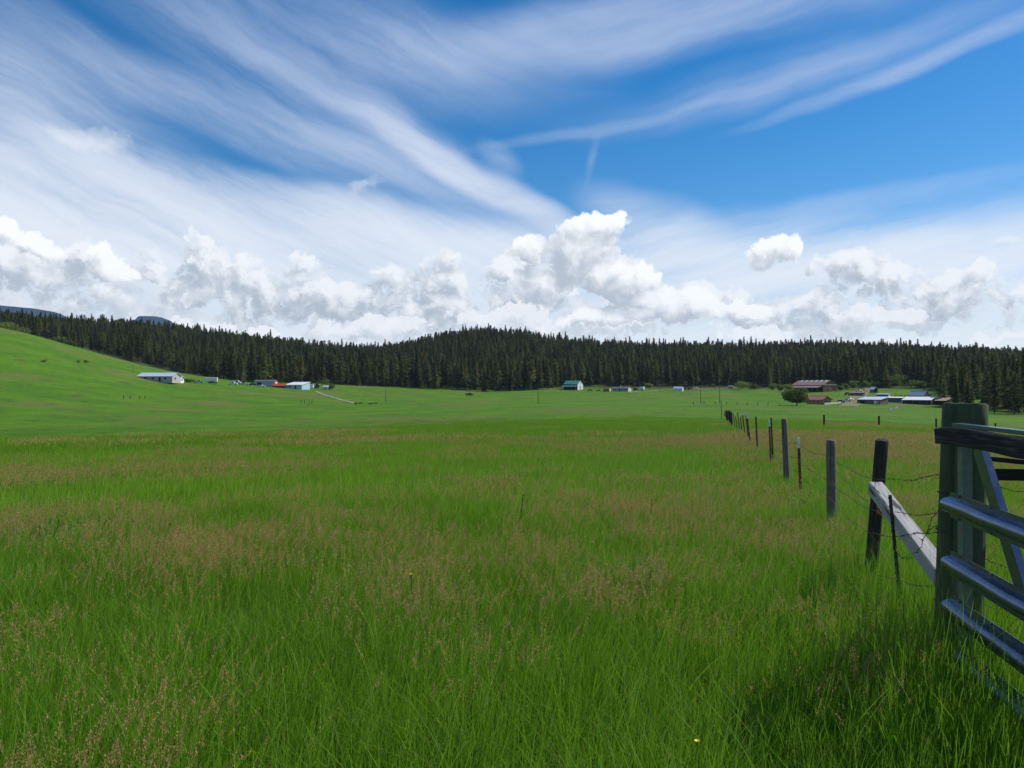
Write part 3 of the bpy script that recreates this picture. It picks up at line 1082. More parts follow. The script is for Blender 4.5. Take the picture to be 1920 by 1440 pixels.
def build_forest():
    g = np.random.default_rng(5)
    X, Y = [], []
    for ring0, ring1, st in ((290, 720, 7.4), (720, 1000, 7.2), (1000, 1360, 7.6)):
        xs = np.arange(-ring1 * .85, ring1 * .85, st); ys = np.arange(ring0 * .5, ring1, st)
        a, b = np.meshgrid(xs, ys)
        a = a.ravel() + g.uniform(-.5, .5, a.size) * st; b = b.ravel() + g.uniform(-.5, .5, b.size) * st
        d = b                                      # depth along the view
        k = (d >= ring0) & (d < ring1) & (np.abs(a) < b * 0.80 + 20)
        X.append(a[k]); Y.append(b[k])
    X = np.concatenate(X); Y = np.concatenate(Y)
    px = 960 + FPX * X / Y
    ed = np.interp(px, [e[0] for e in _EDGE], [e[1] for e in _EDGE]) + 9 * vnoise(px / 22.0, px * 0, 8)
    depth = Y - ed
    keep = depth > 0
    # thinner towards the rim, clearings inside
    keep &= g.random(len(X)) < np.clip(0.45 + depth / 45.0, 0, 1)
    keep &= ~((fbm(X / 60, Y / 60, 77, 3) > 0.42) & (Y > 640) & (px < 760))
    # the stand on the right is an open grove
    keep &= ~((px > 1765) & (Y < 600) & (g.random(len(X)) < 0.45))
    X, Y, px, depth = X[keep], Y[keep], px[keep], depth[keep]
    Z = H(X, Y)
    kind = g.integers(0, 8, len(X))
    sc = np.clip(g.normal(0.90, 0.15, len(X)), 0.5, 1.25) * np.interp(Y, [620, 800], [1.0, 0.86])
    sc *= np.where((px > 1765) & (Y < 600), 0.92, 1.0)
    sc *= np.interp(px, [0, 330, 560, 700], [0.74, 0.82, 0.94, 1.0])
    inside = (px > -30) & (px < 1950)
    score = np.where(inside, depth * np.where(px < 480, 1.0, 1.0) + np.where((px > 1765) & (Y < 600), -40, 0), 1e9)
    # behind the green hill only the tops show: those trees stay in the mass
    score = np.where(px < 400, 1e8, score)
    order = np.argsort(score)[:290]
    single = np.zeros(len(X), bool); single[order] = True
    rot = g.uniform(0, 6.28, len(X))
    # mass
    q = ~single
    coll = variants('forest_tree', [joined_tree(k) for k in range(8)])
    scatter('forest', coll, np.stack([X[q], Y[q], Z[q] - 0.2], 1), rot[q], np.stack([sc[q] * 1.22, sc[q] * 1.22, sc[q]], 1), kind[q], 'dense dark conifer forest covering the hills')
    anchors = [(402, 'standing behind the white box trailer'), (440, 'rising behind the white van and the utility pole'), (485, 'behind the blue grey shed of the left farmyard'),
               (530, 'behind the red canopy and the white sloping roof'), (575, 'behind the two white campers'), (615, 'behind the small pale hut'),
               (650, 'at the upper end of the pale curved track'), (695, 'behind the dark shrubs of the pasture, right of the track'), (735, 'behind the thin lone pole of the left meadow'),
               (775, 'in the bay between the track and the wooded hill'), (815, 'half way down the left flank of the wooded hill'), (855, 'below the left shoulder of the wooded hill'), (895, 'right below the top of the wooded hill'),
               (935, 'just right of the hilltop above the open turf'), (970, 'right of the wooded hill on the shaded turf'), (1010, 'behind the thin pole in the middle of the pasture'),
               (1045, 'close to the left end of the green roofed barn'), (1085, 'towering straight above the green roofed barn'), (1125, 'behind the orange container'), (1170, 'behind the long low grey house'),
               (1215, 'behind the small upright trailer and the utility pole'), (1260, 'behind the lone white shed'), (1300, 'behind the orange machines and the long white pickup'),
               (1345, 'above the taller of the two thin poles'), (1390, 'behind the silver fuel tank and the leafy bushes'), (1435, 'in the stand left of the big barn'), (1490, 'above the left end of the big barn'),
               (1550, 'above the wooden gable of the big barn'), (1600, 'behind the small pickups high in the meadow'), (1645, 'behind the tiny dark hut'), (1700, 'behind the corral at the back of the meadow'), (1745, 'at the right end of the upper meadow')]
    anchors_r = [(1790, 'in the grove right above the stout green gate post'), (1840, 'in the grove just right of the gate post'), (1880, 'in the open grove above the gate top board'), (1920, 'in the grove at the right edge of the picture')]
    groups = {}
    for i in order:
        lst = anchors_r if px[i] > 1765 else anchors
        near_a = min(lst, key=lambda q: abs(q[0] - px[i]))
        groups.setdefault(near_a, []).append(i)
    lab_of = {}
    for (ax, txt), mem in groups.items():
        look = 'dark pine with a bare trunk ' if ax > 1765 else 'dark conifer '
        mem = sorted(mem, key=lambda q: TREE_KINDS[kind[q]][0] * sc[q])
        for q in mem:
            lab_of[q] = (look + txt, 'trees ' + txt)
        if len(mem) > 2:
            lab_of[mem[-1]] = ('tallest conifer ' + txt, 'trees ' + txt)
            lab_of[mem[0]] = ('smallest conifer ' + txt, 'trees ' + txt)
            front = min(mem[1:-1], key=lambda q: Y[q])
            lab_of[front] = ('foremost conifer ' + txt, 'trees ' + txt)
    for i in order:
        lab, grp = lab_of[i]
        h, tm, cm = TREE_KINDS[kind[i]]
        o = thing('conifer_tree', lab, 'tree', (float(X[i]), float(Y[i]), float(Z[i]) - 0.2), float(rot[i]), grp)
        s = float(sc[i]); o.scale = (s * 1.2, s * 1.2, s)
        for nm, me in (('trunk', tm), ('crown', cm)):
            c = bpy.data.objects.new(nm, me); COL.objects.link(c); c.parent = o


if 'forest' not in SKIP:
    build_forest()


def leafy(seed, w, h, n, leaf, bottom=0.15, lobes=14):
    """Crown of a broad-leaved tree or bush: leaf clumps spread through a few overlapping lobes."""
    g = np.random.default_rng(seed)
    cs = np.stack([g.normal(0, .19, lobes) * w, g.normal(0, .19, lobes) * w, h * g.uniform(0.28, 0.78, lobes)], 1)
    rs = np.stack([g.uniform(.22, .34, lobes) * w] * 2 + [g.uniform(.16, .26, lobes) * h], 1)
    k = g.integers(0, lobes, n)
    u = g.normal(0, 1, (n, 3)); u /= np.linalg.norm(u, axis=1)[:, None]
    P = cs[k] + u * rs[k] * (g.random((n, 1)) ** 0.35)
    P[:, 2] = np.maximum(P[:, 2], h * bottom * g.uniform(0.6, 1.3, n))
    a = g.normal(0, 1, (n, 3)); a /= np.linalg.norm(a, axis=1)[:, None]
    b = np.cross(a, g.normal(0, 1, (n, 3))); b /= np.linalg.norm(b, axis=1)[:, None]
    s = leaf * g.uniform(0.6, 1.4, (n, 1))
    V = np.stack([P - a * s, P + b * s * .6, P + a * s, P - b * s * .6], 1).reshape(-1, 3)
    F = (np.arange(n) * 4)[:, None] + np.arange(4)[None]
    tn = np.clip(np.repeat(g.random(n) * .55 + .45 * g.random(lobes)[k], 4), 0, 1)
    return V, F, tn, cs


def broad_tree(name, label, x, y, w, h, n=900, leaf=0.35, seed=1, group=None, cat='tree', mater=None, trunk=0.2, bottom=0.15):
    V, F, tn, cs = leafy(seed, w, h, n, leaf, bottom)
    o = thing(name, label, cat, (x, y, hz(x, y)), 0, group)
    me = loose_mesh('crown', V, [F], tn, None, [mater or M_LEAF])
    c = bpy.data.objects.new('crown' if cat == 'tree' else 'foliage', me); COL.objects.link(c); c.parent = o
    VV, FF = tube([(0, 0, -.3), (0.1, 0, h * .2), (0, .1, h * .45)], [trunk * 1.2, trunk, trunk * .6], 7)
    for q in cs[:6]:
        v2, f2 = tube([(0.05, 0, h * .15), tuple(Vector(q) * 0.6 + Vector((0, 0, h * .1))), tuple(q)], [trunk * .55, trunk * .3, trunk * .1], 5)
        k = len(VV); VV += v2; FF += [tuple(i + k for i in z) for z in f2]
    mesh_obj('trunk' if cat == 'tree' else 'stem', VV, FF, M_BARK, o)
    return o

# ---------------------------------------------------------------- materials for fence and gate
def wood_material(name, dark, mid, light, grain=(40, 40, 3), moss=None, crack=0.55, axis='Object'):
    m, N, o = mat(name)
    tc = N.n.new('ShaderNodeTexCoord')
    p = tc.outputs[axis]
    oi = N.n.new('ShaderNodeObjectInfo')
    p = N.vm('ADD', p, N.xyz(N.mul(oi.outputs['Random'], 9.0), 0, 0))
    g1 = N.noise(N.vm('MULTIPLY', p, grain), 1.0, 5, 0.65)
    g2 = N.noise(N.vm('MULTIPLY', p, tuple(k * 0.22 for k in grain)), 1.0, 4, 0.6)
    c = N.cramp(g1, [(0.30, dark), (0.5, mid), (0.72, light)])
    c = N.mix(N.ramp(g2, 0.42, 0.62), c, mid)
    ck = N.ramp(N.noise(N.vm('MULTIPLY', p, (grain[0] * .9, grain[1] * .9, grain[2] * .35)), 1.0, 2, 0.5), crack + 0.10, crack + 0.13)
    c = N.mix(N.mul(ck, 0.8), c, (0.012, 0.010, 0.009))
    if moss:
        n3 = N.noise(p, 5.0, 5, 0.65)
        c = N.mix(N.ramp(n3, 0.42, 0.62, 0.0, 0.8), c, moss)
    hgt = N.sub(g1, N.mul(ck, 0.8))
    principled(N, o, c, 0.9, 0, bump(N, hgt, 0.7, 0.006), spec=0.15)
    return m


M_POST = wood_material('weathered_post', (0.050, 0.045, 0.040), (0.14, 0.125, 0.105), (0.28, 0.26, 0.22), (55, 55, 3))
M_POSTD = wood_material('dark_post', (0.012, 0.011, 0.010), (0.040, 0.034, 0.030), (0.12, 0.11, 0.10), (55, 55, 3))
M_TREAT = wood_material('treated_post', (0.040, 0.045, 0.026), (0.080, 0.092, 0.052), (0.14, 0.15, 0.085), (26, 26, 2.0), (0.052, 0.074, 0.034), 0.62)
M_BEAM = wood_material('bleached_beam', (0.22, 0.21, 0.20), (0.42, 0.41, 0.39), (0.62, 0.61, 0.59), (38, 38, 2.2))
M_PLANK = wood_material('black_plank', (0.010, 0.009, 0.010), (0.030, 0.027, 0.028), (0.13, 0.12, 0.12), (2.5, 60, 60), None, 0.58)


def metal_material(name, base, rough, metal=0.85, rust=None, amount=0.5):
    m, N, o = mat(name)
    tc = N.n.new('ShaderNodeTexCoord')
    p = tc.outputs['Object']
    n = N.noise(p, 22.0, 4, 0.6)
    n2 = N.noise(p, 5.0, 5, 0.65)
    c = N.mix(N.ramp(n, 0.35, 0.65), tuple(k * 0.8 for k in base), base)
    if rust:
        c = N.mix(N.ramp(n2, amount, amount + 0.12), c, rust)
    r = N.ramp(n2, 0.3, 0.7, rough * 0.8, rough * 1.25)
    principled(N, o, c, r, metal, bump(N, n, 0.12, 0.002), spec=0.5)
    return m


M_GALV = metal_material('galvanised_steel', (0.10, 0.15, 0.25), 0.30, 0.9, (0.15, 0.125, 0.095), 0.58)
M_GALVG = metal_material('dull_steel', (0.15, 0.18, 0.13), 0.6, 0.15)
M_WIRE = metal_material('rusty_wire', (0.10, 0.085, 0.075), 0.7, 0.5)
M_RED = metal_material('red_post_paint', (0.17, 0.022, 0.018), 0.6, 0.0, (0.085, 0.030, 0.020), 0.5)
M_WHITECAP = metal_material('white_post_paint', (0.80, 0.80, 0.78), 0.6, 0.0)
M_GREENROD = metal_material('green_steel', (0.035, 0.055, 0.040), 0.6, 0.3)
M_ORANGE = metal_material('orange_plastic', (0.42, 0.085, 0.035), 0.5, 0.0)


def box_vf(lx, ly, lz, cx=0, cy=0, cz=0, bev=0.0):
    V = [(cx + sx * lx / 2, cy + sy * ly / 2, cz + sz * lz / 2) for sx in (-1, 1) for sy in (-1, 1) for sz in (-1, 1)]
    F = [(0, 1, 3, 2), (4, 6, 7, 5), (0, 4, 5, 1), (2, 3, 7, 6), (0, 2, 6, 4), (1, 5, 7, 3)]
    return V, F


def merge(parts):
    V, F = [], []
    for v, f in parts:
        o = len(V)
        V += [tuple(p) for p in v]
        F += [tuple(i + o for i in q) for q in f]
    return V, F


def round_post(h, r, seed, below=0.3, split=False, sides=22, rings=16, taper=0.94, slant=0.0):
    """An old round post: uneven girth, checks along the grain, rough sawn top."""
    g = random.Random(seed)
    V, F = [], []
    ph = [g.uniform(0, 6.28) for _ in range(5)]
    checks = [g.uniform(0, 6.28) for _ in range(4)]
    if split:
        checks[0] = split
    for j in range(rings + 1):
        z = -below + (h + below) * j / rings
        t = j / rings
        for k in range(sides):
            a = 2 * math.pi * k / sides
            rr = r * (1 + (taper - 1) * t)
            rr *= 1 + 0.035 * math.sin(2 * a + ph[0] + t * 1.5) + 0.02 * math.sin(3 * a + ph[1] - t * 3) + 0.012 * math.sin(7 * t * 3 + ph[2] + a)
            for q, cc in enumerate(checks):
                dd = abs((a - cc + math.pi) % (2 * math.pi) - math.pi)
                if dd < 0.16:
                    rr *= 1 - (0.13 if (split and q == 0) else 0.05) * min(1, t * 1.6)
            zz = z + (slant * math.cos(a) * rr / r * r if j == rings else 0) + (g.uniform(-.004, .004) if j == rings else 0)
            V.append((rr * math.cos(a), rr * math.sin(a), zz))
    for j in range(rings):
        for k in range(sides):
            k2 = (k + 1) % sides
            F.append((j * sides + k, j * sides + k2, (j + 1) * sides + k2, (j + 1) * sides + k))
    o = rings * sides
    c = len(V)
    for k in range(sides):                           # worn rim
        x, y, z = V[o + k]
        V.append((x * 0.86, y * 0.86, z + 0.006))
    for k in range(sides):
        k2 = (k + 1) % sides
        F.append((o + k, o + k2, c + k2, c + k))
    V.append((0, 0, h + 0.002))
    for k in range(sides):
        F.append((c + k, c + (k + 1) % sides, len(V) - 1))
    return V, F


def lean_to(o, base, top):
    """Set an object standing on base so that its z axis points at top."""
    o.location = base
    d = Vector(top) - Vector(base)
    o.rotation_euler = d.to_track_quat('Z', 'Y').to_euler()
    return d.length


def at(px, py, Y):
    """The point at depth Y that the photograph shows at (px, py)."""
    return Vector(((px - 960) / FPX * Y, Y, EYE + (HORIZON - py) / FPX * Y))


def beam(name, a, b, w, h, material, parent=None, up=Vector((0, 0, 1)), rough=0.0, seed=0, segs=10):
    """Sawn timber from a to b, local X along its length so that the grain runs right."""
    a = Vector(a); b = Vector(b)
    L = (b - a).length
    g = random.Random(seed)
    V, F = [], []
    e = min(w, h) * 0.07
    prof = [(-w / 2 + e, -h / 2), (w / 2 - e, -h / 2), (w / 2, -h / 2 + e), (w / 2, h / 2 - e), (w / 2 - e, h / 2), (-w / 2 + e, h / 2), (-w / 2, h / 2 - e), (-w / 2, -h / 2 + e)]
    for i in range(segs + 1):
        for (y, z) in prof:
            V.append((L * i / segs + (g.uniform(-.006, .006) if i in (0, segs) else 0), y * (1 + g.uniform(-rough, rough)) , z * (1 + g.uniform(-rough, rough))))
    for i in range(segs):
        for k in range(8):
            k2 = (k + 1) % 8
            F.append((i * 8 + k, (i + 1) * 8 + k, (i + 1) * 8 + k2, i * 8 + k2))
    F.append(tuple(range(8))); F.append(tuple(segs * 8 + k for k in range(8))[::-1])
    o = mesh_obj(name, V, F, material, parent)
    x = (b - a).normalized(); y = up.cross(x).normalized(); z = x.cross(y)
    M = Matrix((x, y, z)).transposed().to_4x4(); M.translation = a
    o.matrix_world = M if parent is None else M
    return o


def child_world(o, parent):
    """Parent without moving (parents here are at the origin or placed before)."""
    mw = o.matrix_world.copy()
    o.parent = parent
    o.matrix_parent_inverse = parent.matrix_world.inverted()
    return o


def build_gate():
    A = Vector((2.218, 3.90, 0)); U = Vector((-.178, -.984, 0)).normalized(); Nn = Vector((-.984, .178, 0)).normalized()   # along, and out towards the field
    gate = thing('farm_gate', 'galvanised steel farm gate of ribbed guard rails beside the two green posts', 'gate')
    # local frame: x along the gate, y outward (towards the field), z up
    def place(o, t=0.0, z=0.0, y=0.0):
        M = Matrix((U, Nn, Vector((0, 0, 1)))).transposed().to_4x4()
        M.translation = A + U * t + Nn * y + Vector((0, 0, z))
        o.matrix_world = M
        o.parent = gate
        return o
    LEN = 3.7
    prof = [(0.000, 0.064), (0.000, 0.042)] + [(0.006 + 0.042 * math.cos(a) ** 0.8, 0.036 * math.sin(a)) for a in np.radians([80, 62, 45, 28, 12, 0, -12, -28, -45, -62, -80])] + [(0.000, -0.042), (0.000, -0.064)]
    th = 0.004
    def rail(name, z, t0=0.0):
        sec = [(y, zz) for y, zz in prof] + [(y - th, zz) for y, zz in reversed(prof)]
        n = len(sec); V, F = [], []
        S = 26
        for i in range(S + 1):
            x = t0 + (LEN - t0) * i / S
            wob = 0.0022 * math.sin(i * 1.7 + z * 9)
            for y, zz in sec:
                V.append((x, y + wob * (1 if abs(zz) < .045 else .3), zz + 0.0015 * math.sin(i * 0.9 + z * 20)))
        for i in range(S):
            for k in range(n):
                k2 = (k + 1) % n
                F.append((i * n + k, i * n + k2, (i + 1) * n + k2, (i + 1) * n + k))
        m = len(prof)
        for base, fl in ((0, False), (S * n, True)):
            for k in range(m - 1):
                q = (base + k, base + k + 1, base + n - 2 - k, base + n - 1 - k)
                F.append(q[::-1] if fl else q)
        o = mesh_obj(name, V, F, M_GALV, smooth=True)
        o.data.set_sharp_from_angle(angle=R(38))
        place(o, 0, z)
        # bolts on the two flanges
        bv = []
        for i in range(10):
            x = t0 + 0.12 + i * 0.36
            for zz in (0.056, -0.056):
                v, f = tube([(x, 0.0, zz), (x, 0.006, zz)], [0.006, 0.005], 6)
                bv.append((v, f))
        V, F = merge(bv)
        b = mesh_obj('bolts', V, F, M_GALVG, o); b['kind'] = 'stuff'
        return o
    rail('rail', 1.03 - 0.064)
    rail('rail', 0.735 - 0.064)
    rail('rail', 0.515 - 0.064)
    rail('rail', 0.30 - 0.064, 0.15)
    # end upright: a C channel behind the rails
    def channel(w, d, L, th=0.004):
        s = [(-w / 2, 0), (w / 2, 0), (w / 2, -d), (w / 2 - th, -d), (w / 2 - th, -th), (-w / 2 + th, -th), (-w / 2 + th, -d), (-w / 2, -d)]
        V = [(x, y, z) for z in (0, L) for x, y in s]
        n = 8
        F = [(k, (k + 1) % n, (k + 1) % n + n, k + n) for k in range(n)]
        F += [(0, 7, 6, 5, 4, 3, 2, 1), (8, 9, 10, 11, 12, 13, 14, 15)]
        return V, F
    V, F = channel(0.062, 0.045, 1.22)
    place(mesh_obj('upright', V, F, M_GALVG), 0.115, 0.14, -0.006)
    V, F = channel(0.062, 0.045, 1.22)
    place(mesh_obj('upright', V, F, M_GALVG), 3.6, 0.14, -0.006)
    # diagonal brace, crossing behind the rails
    p0 = Vector((0.30, -0.008, 1.28)); p1 = Vector((1.17, -0.008, 0.16))
    V, F = channel(0.085, 0.03, (p1 - p0).length)
    d = mesh_obj('brace', V, F, M_GALV)
    z = (p1 - p0).normalized(); y = Vector((0, 1, 0)); x = y.cross(z)
    M = Matrix((x, y, z)).transposed().to_4x4(); M.translation = p0
    F0 = Matrix((U, Nn, Vector((0, 0, 1)))).transposed().to_4x4(); F0.translation = A
    d.matrix_world = F0 @ M
    d.parent = gate
    # thin top channel and the black timber wired to it
    V, F = box_vf(LEN - 0.03, 0.044, 0.018, (LEN) / 2 + 0.015, -0.022, 0)
    place(mesh_obj('top_channel', V, F, M_GALV), 0, 1.372)
    V, F = [], []
    g = random.Random(4); S = 22
    pr = [(-.004, -.043), (.034, -.043), (.040, -.036), (.040, .034), (.033, .041), (-.004, .041)]
    for i in range(S + 1):
        x = -0.09 + (LEN + 0.05) * i / S
        dz = 0.004 * math.sin(i * .8) + (-0.008 if i == 0 else 0)
        for y, zz in pr:
            V.append((x + (g.uniform(-.012, .012) if i in (0, S) else 0), y + g.uniform(-.002, .002), zz * (1 + g.uniform(-.05, .05)) + dz))
    for i in range(S):
        for k in range(6):
            k2 = (k + 1) % 6
            F.append((i * 6 + k, i * 6 + k2, (i + 1) * 6 + k2, (i + 1) * 6 + k))
    F.append(tuple(range(6))[::-1]); F.append(tuple(S * 6 + k for k in range(6)))
    place(mesh_obj('top_board', V, F, M_PLANK), 0, 1.318)


def build_posts():
    V, F = round_post(1.62, 0.078, 3, 0.3, split=3.9)
    o = thing('gate_post', 'stout green stained round post right of its split, behind the top of the gate', 'post')
    m = mesh_obj('post_body', V, F, M_TREAT, o, smooth=True)
    # two posts stand side by side behind the gate end
    t = at(1824, 759, 4.05); b = at(1806, 1290, 3.99); b.z = hz(b.x, b.y) - 0.02
    L = lean_to(o, b, t); m.scale = (1, 1, L / 1.62)
    o2 = thing('gate_post', 'slimmer green fence end post left of the split, with wire wound round it', 'post')
    V, F = round_post(1.60, 0.066, 9, 0.3)
    m = mesh_obj('post_body', V, F, M_TREAT, o2, smooth=True)
    t = at(1790, 758, 4.16); b = at(1769, 1330, 4.08); b.z = hz(b.x, b.y) - 0.02
    L = lean_to(o2, b, t); m.scale = (1, 1, L / 1.60)
    # wire wound round it
    V, F = [], []
    for zz, n in ((0.93, 3), (1.13, 3), (0.55, 2)):
        pts = [(0.070 * math.cos(a), 0.070 * math.sin(a), zz + 0.006 * math.sin(a * 1.3) + 0.004 * a / 6.28) for a in np.linspace(0, 6.28 * n, 20 * n)]
        v, f = tube(pts, [0.0022] * len(pts), 4)
        V, F = merge([(V, F), (v, f)])
    mesh_obj('wire_wrap', V, F, M_WIRE, o2)['kind'] = 'stuff'
    # rusty spike on the top board
    sp = thing('nail', 'bent rusty nail sticking up between the top board and the big post', 'nail')
    sp.location = at(1822, 798, 4.02)
    v, f = tube([(0, 0, -0.01), (-0.004, 0, 0.02), (-0.012, 0, 0.038)], [0.004, 0.004, 0.006], 6)
    mesh_obj('shank', v, f, M_WIRE, sp)


def strand(pts, seed, r=0.0012, barbs=0.12, twist=True, sag=0.02, step=0.05):
    """Two twisted wires with barbs along a run of supports."""
    g = random.Random(seed)
    path = []
    for a, b in zip(pts[:-1], pts[1:]):
        a = Vector(a); b = Vector(b)
        n = max(3, int((b - a).length / step))
        ph = g.uniform(0, 6)
        for i in range(n):
            t = i / n
            p = a.lerp(b, t)
            p.z -= 4 * sag * t * (1 - t) * (b - a).length / 2.5
            p.z += 0.010 * math.sin(t * 9 + ph) * math.sin(math.pi * t)
            p.x += 0.006 * math.sin(t * 14 + ph)
            path.append(p)
    path.append(Vector(pts[-1]))
    parts = []
    for s in ((0, math.pi) if twist else (0,)):
        q = []
        for i, p in enumerate(path):
            off = r * 1.1 if twist else 0
            q.append(p + Vector((off * math.cos(i * 1.5 + s), 0, off * math.sin(i * 1.5 + s))))
        parts.append(tube(q, [r] * len(q), 4))
    if barbs:
        L = 0.0
        for a, b in zip(path[:-1], path[1:]):
            L += (b - a).length
            if L > barbs:
                L = 0
                for k in range(2):
                    d = Vector((g.uniform(-1, 1), g.uniform(-1, 1), g.uniform(-1, 1))).normalized() * 0.016
                    parts.append(tube([a - d, a + d], [r * 0.8, r * 0.5], 3))
                parts.append(tube([a - Vector((0, 0.008, 0)), a + Vector((0, 0.008, 0))], [r * 2.6, r * 2.6], 5))
    return merge(parts)


def build_fence():
    fence = thing('barbed_wire_fence', 'old barbed wire fence of wooden and red steel posts running away down the field', 'fence')
    tops = []
    # kind, top px, top py, bottom px, depth, radius or None
    wood = [(1654, 826, 1626, 5.9, 0.052, M_POSTD, 1.15), (1558, 826, 1559, 8.7, 0.056, M_POST, 1.3), (1470, 786, 1476, 14.5, 0.058, M_POST, 1.3)]
    for k, (px, py, bx, Y, r, mt, hh) in enumerate(wood):
        t = at(px, py, Y); b = at(bx, 1000, Y + (0.12 if k == 0 else 0)); b.z = hz(b.x, b.y)
        V, F = round_post(hh, r, 20 + k, 0.3, slant=0.1 if k == 0 else 0.05)
        o = mesh_obj('wooden_post', V, F, mt, fence, smooth=True)
        L = lean_to(o, b, t); o.scale = (1, 1, L / hh)
        if k == 0:
            o['label'] = 'black leaning wooden post'
        tops.append((Y, b, t))

    def tpost(b, t, parent, cap=True, width=0.034, mt=M_RED):
        """Studded T section steel post with a white painted top."""
        L = (t - b).length
        w = width; th = width * 0.18
        def sec(l0, l1):
            s = [(-w / 2, 0), (w / 2, 0), (w / 2, th), (th / 2, th), (th / 2, w * .9), (-th / 2, w * .9), (-th / 2, th), (-w / 2, th)]
            V = [(x, y, z) for z in (l0, l1) for x, y in s]
            F = [(k, (k + 1) % 8, (k + 1) % 8 + 8, k + 8) for k in range(8)] + [(7, 6, 5, 4, 3, 2, 1, 0), tuple(range(8, 16))]
            return V, F
        c = L - 0.17 if cap else L
        prt = [sec(-0.2, c)]
        z = 0.1
        while z < c:
            prt.append(box_vf(w * .4, w * .3, 0.012, 0, -w * .13, z)); z += 0.055
        V, F = merge(prt)
        o = mesh_obj('steel_post', V, F, mt, parent)
        lean_to(o, b, t)
        if cap:
            V, F = sec(c + 0.001, L)
            V2, F2 = merge([(V, F), box_vf(w * .4, w * .3, 0.012, 0, -w * .13, L - .05), box_vf(w * .4, w * .3, 0.012, 0, -w * .13, L - .11)])
            cp = mesh_obj('white_cap', V2, F2, M_WHITECAP, o)
        return o
    steel = [(1495, 820, 1500, 12.3, True), (1441, 787, 1444.5, 19.7, True), (1416, 781, 1419.5, 27, False), (1399, 777, 1407, 31, True), (1397, 772, 1403, 36, True),
             (1391, 773, 1397, 40, True), (1387, 776, 1391, 46, True), (1382, 773, 1387, 52, False), (1378, 776, 1382, 58, True), (1374, 775, 1378, 66, False)]
    for px, py, bx, Y, cap in steel:
        t = at(px, py, Y); b = at(bx, 900, Y); b.z = hz(b.x, b.y)
        if t.z - b.z < 1.0:
            t.z = b.z + 1.25
        tpost(b, t, fence, cap, 0.040 if Y < 25 else 0.055)
        tops.append((Y, b, t))
    g = random.Random(3)
    # far end: wooden posts bunched by the distance
    Y = 72.0; k = 0
    base = []
    while Y < 190:
        x = 1.26 + 0.27 * Y + g.uniform(-.25, .25)
        b = Vector((x, Y, hz(x, Y))); hh = 1.35 + g.uniform(-.15, .3)
        t = b + Vector((g.uniform(-.12, .12), 0, hh))
        V, F = round_post(hh, 0.085 if Y < 120 else 0.11, 40 + k, 0.3, sides=8, rings=3)
        o = mesh_obj('wooden_post', V, F, M_POSTD, fence); lean_to(o, b, t)
        tops.append((Y, b, t))
        Y += g.uniform(5.5, 8.0); k += 1
    # thin leaning stick posts
    b = at(1449, 900, 20.5); b.z = hz(b.x, b.y); t = at(1446, 783, 20.5)
    V, F = tube([(0, 0, -.2), (0.01, 0, .7), (-0.02, 0, (t - b).length)], [.028, .024, .020], 6)
    o = mesh_obj('wooden_post', V, F, M_POSTD, fence); lean_to(o, b, t); o['label'] = 'thin crooked stick post'
    b = at(1353, 790, 150); b.z = hz(b.x, b.y)
    V, F = tube([(0, 0, -.2), (0, 0, 3.6)], [.06, .05], 6)
    o = mesh_obj('wooden_post', V, F, M_POSTD, fence); lean_to(o, b, b + Vector((-0.1, 0, 3.2)))
    # steel rod by the brace
    b = at(1692, 1060, 5.1); b.z = hz(b.x, b.y); t = at(1666, 928, 5.1)
    tpost(b, t, fence, False, 0.020, M_GREENROD)['label'] = 'thin green steel post leaning beside the white beam'
    # orange insulator on the black post
    p = at(1648, 955, 5.86)
    V, F = merge([box_vf(0.022, 0.02, 0.07), box_vf(0.03, 0.028, 0.016, 0, 0, 0.02), box_vf(0.03, 0.028, 0.016, 0, 0, -0.02)])
    o = mesh_obj('insulator', V, F, M_ORANGE, fence); o.location = p
    # strands
    tops.sort(key=lambda q: q[0])
    end = at(1764, 900, 4.06)
    for j, (hh, z0) in enumerate(((1.06, 1.105), (0.80, .90), (0.60, .80), (0.32, .51))):
        pts = [Vector((end.x + 0.0, end.y, z0))]
        for Y, b, t in tops:
            f = hh / max(1.0, (t - b).length)
            p = b.lerp(t, min(0.93, f))
            p = p + Vector((-0.055 if Y < 9 else -0.03, -0.02, g.uniform(-.03, .03)))
            if Y > 75 and len(pts) % 2:
                pass
            pts.append(p)
        near = [p for p in pts if p.y < 22]
        farp = [p for p in pts if p.y >= 19]
        V, F = strand(near, 60 + j, sag=0.028)
        mesh_obj('barbed_wire', V, F, M_WIRE, fence)
        V, F = strand(farp, 70 + j, r=0.004, barbs=0, twist=False, step=0.6)
        mesh_obj('barbed_wire', V, F, M_WIRE, fence)
    # loose looping ends
    for k, pl in enumerate(([(1760, 948, 4.0), (1742, 985, 4.0), (1722, 1030, 4.2), (1700, 1046, 4.5), (1683, 1038, 4.9), (1672, 1010, 5.3)],
                            [(1560, 872, 8.7), (1590, 905, 7.6), (1628, 940, 6.2), (1665, 975, 5.5), (1700, 1000, 4.9), (1757, 985, 4.1)],
                            [(1440, 842, 19), (1452, 862, 17), (1459, 880, 15), (1470, 870, 14.5)],
                            [(1558, 895, 8.7), (1600, 960, 7.4), (1640, 1010, 6.0), (1690, 1060, 5.0)],
                            [(1452, 828, 18), (1460, 868, 16.5), (1472, 845, 14.6)])):
        pts = [at(*p) for p in pl]
        V, F = strand(pts, 80 + k, sag=0.05, barbs=0.15 if k < 2 else 0, twist=k < 2)
        mesh_obj('loose_wire', V, F, M_WIRE, fence)
    # leaning white beam
    a = at(1641, 915, 5.78); b = at(1768, 1082, 4.28)
    bm_ = beam('brace_beam', a, b, 0.098, 0.098, M_BEAM, None, rough=0.03, seed=5, segs=14)
    bm_.data.materials[0] = M_BEAMX
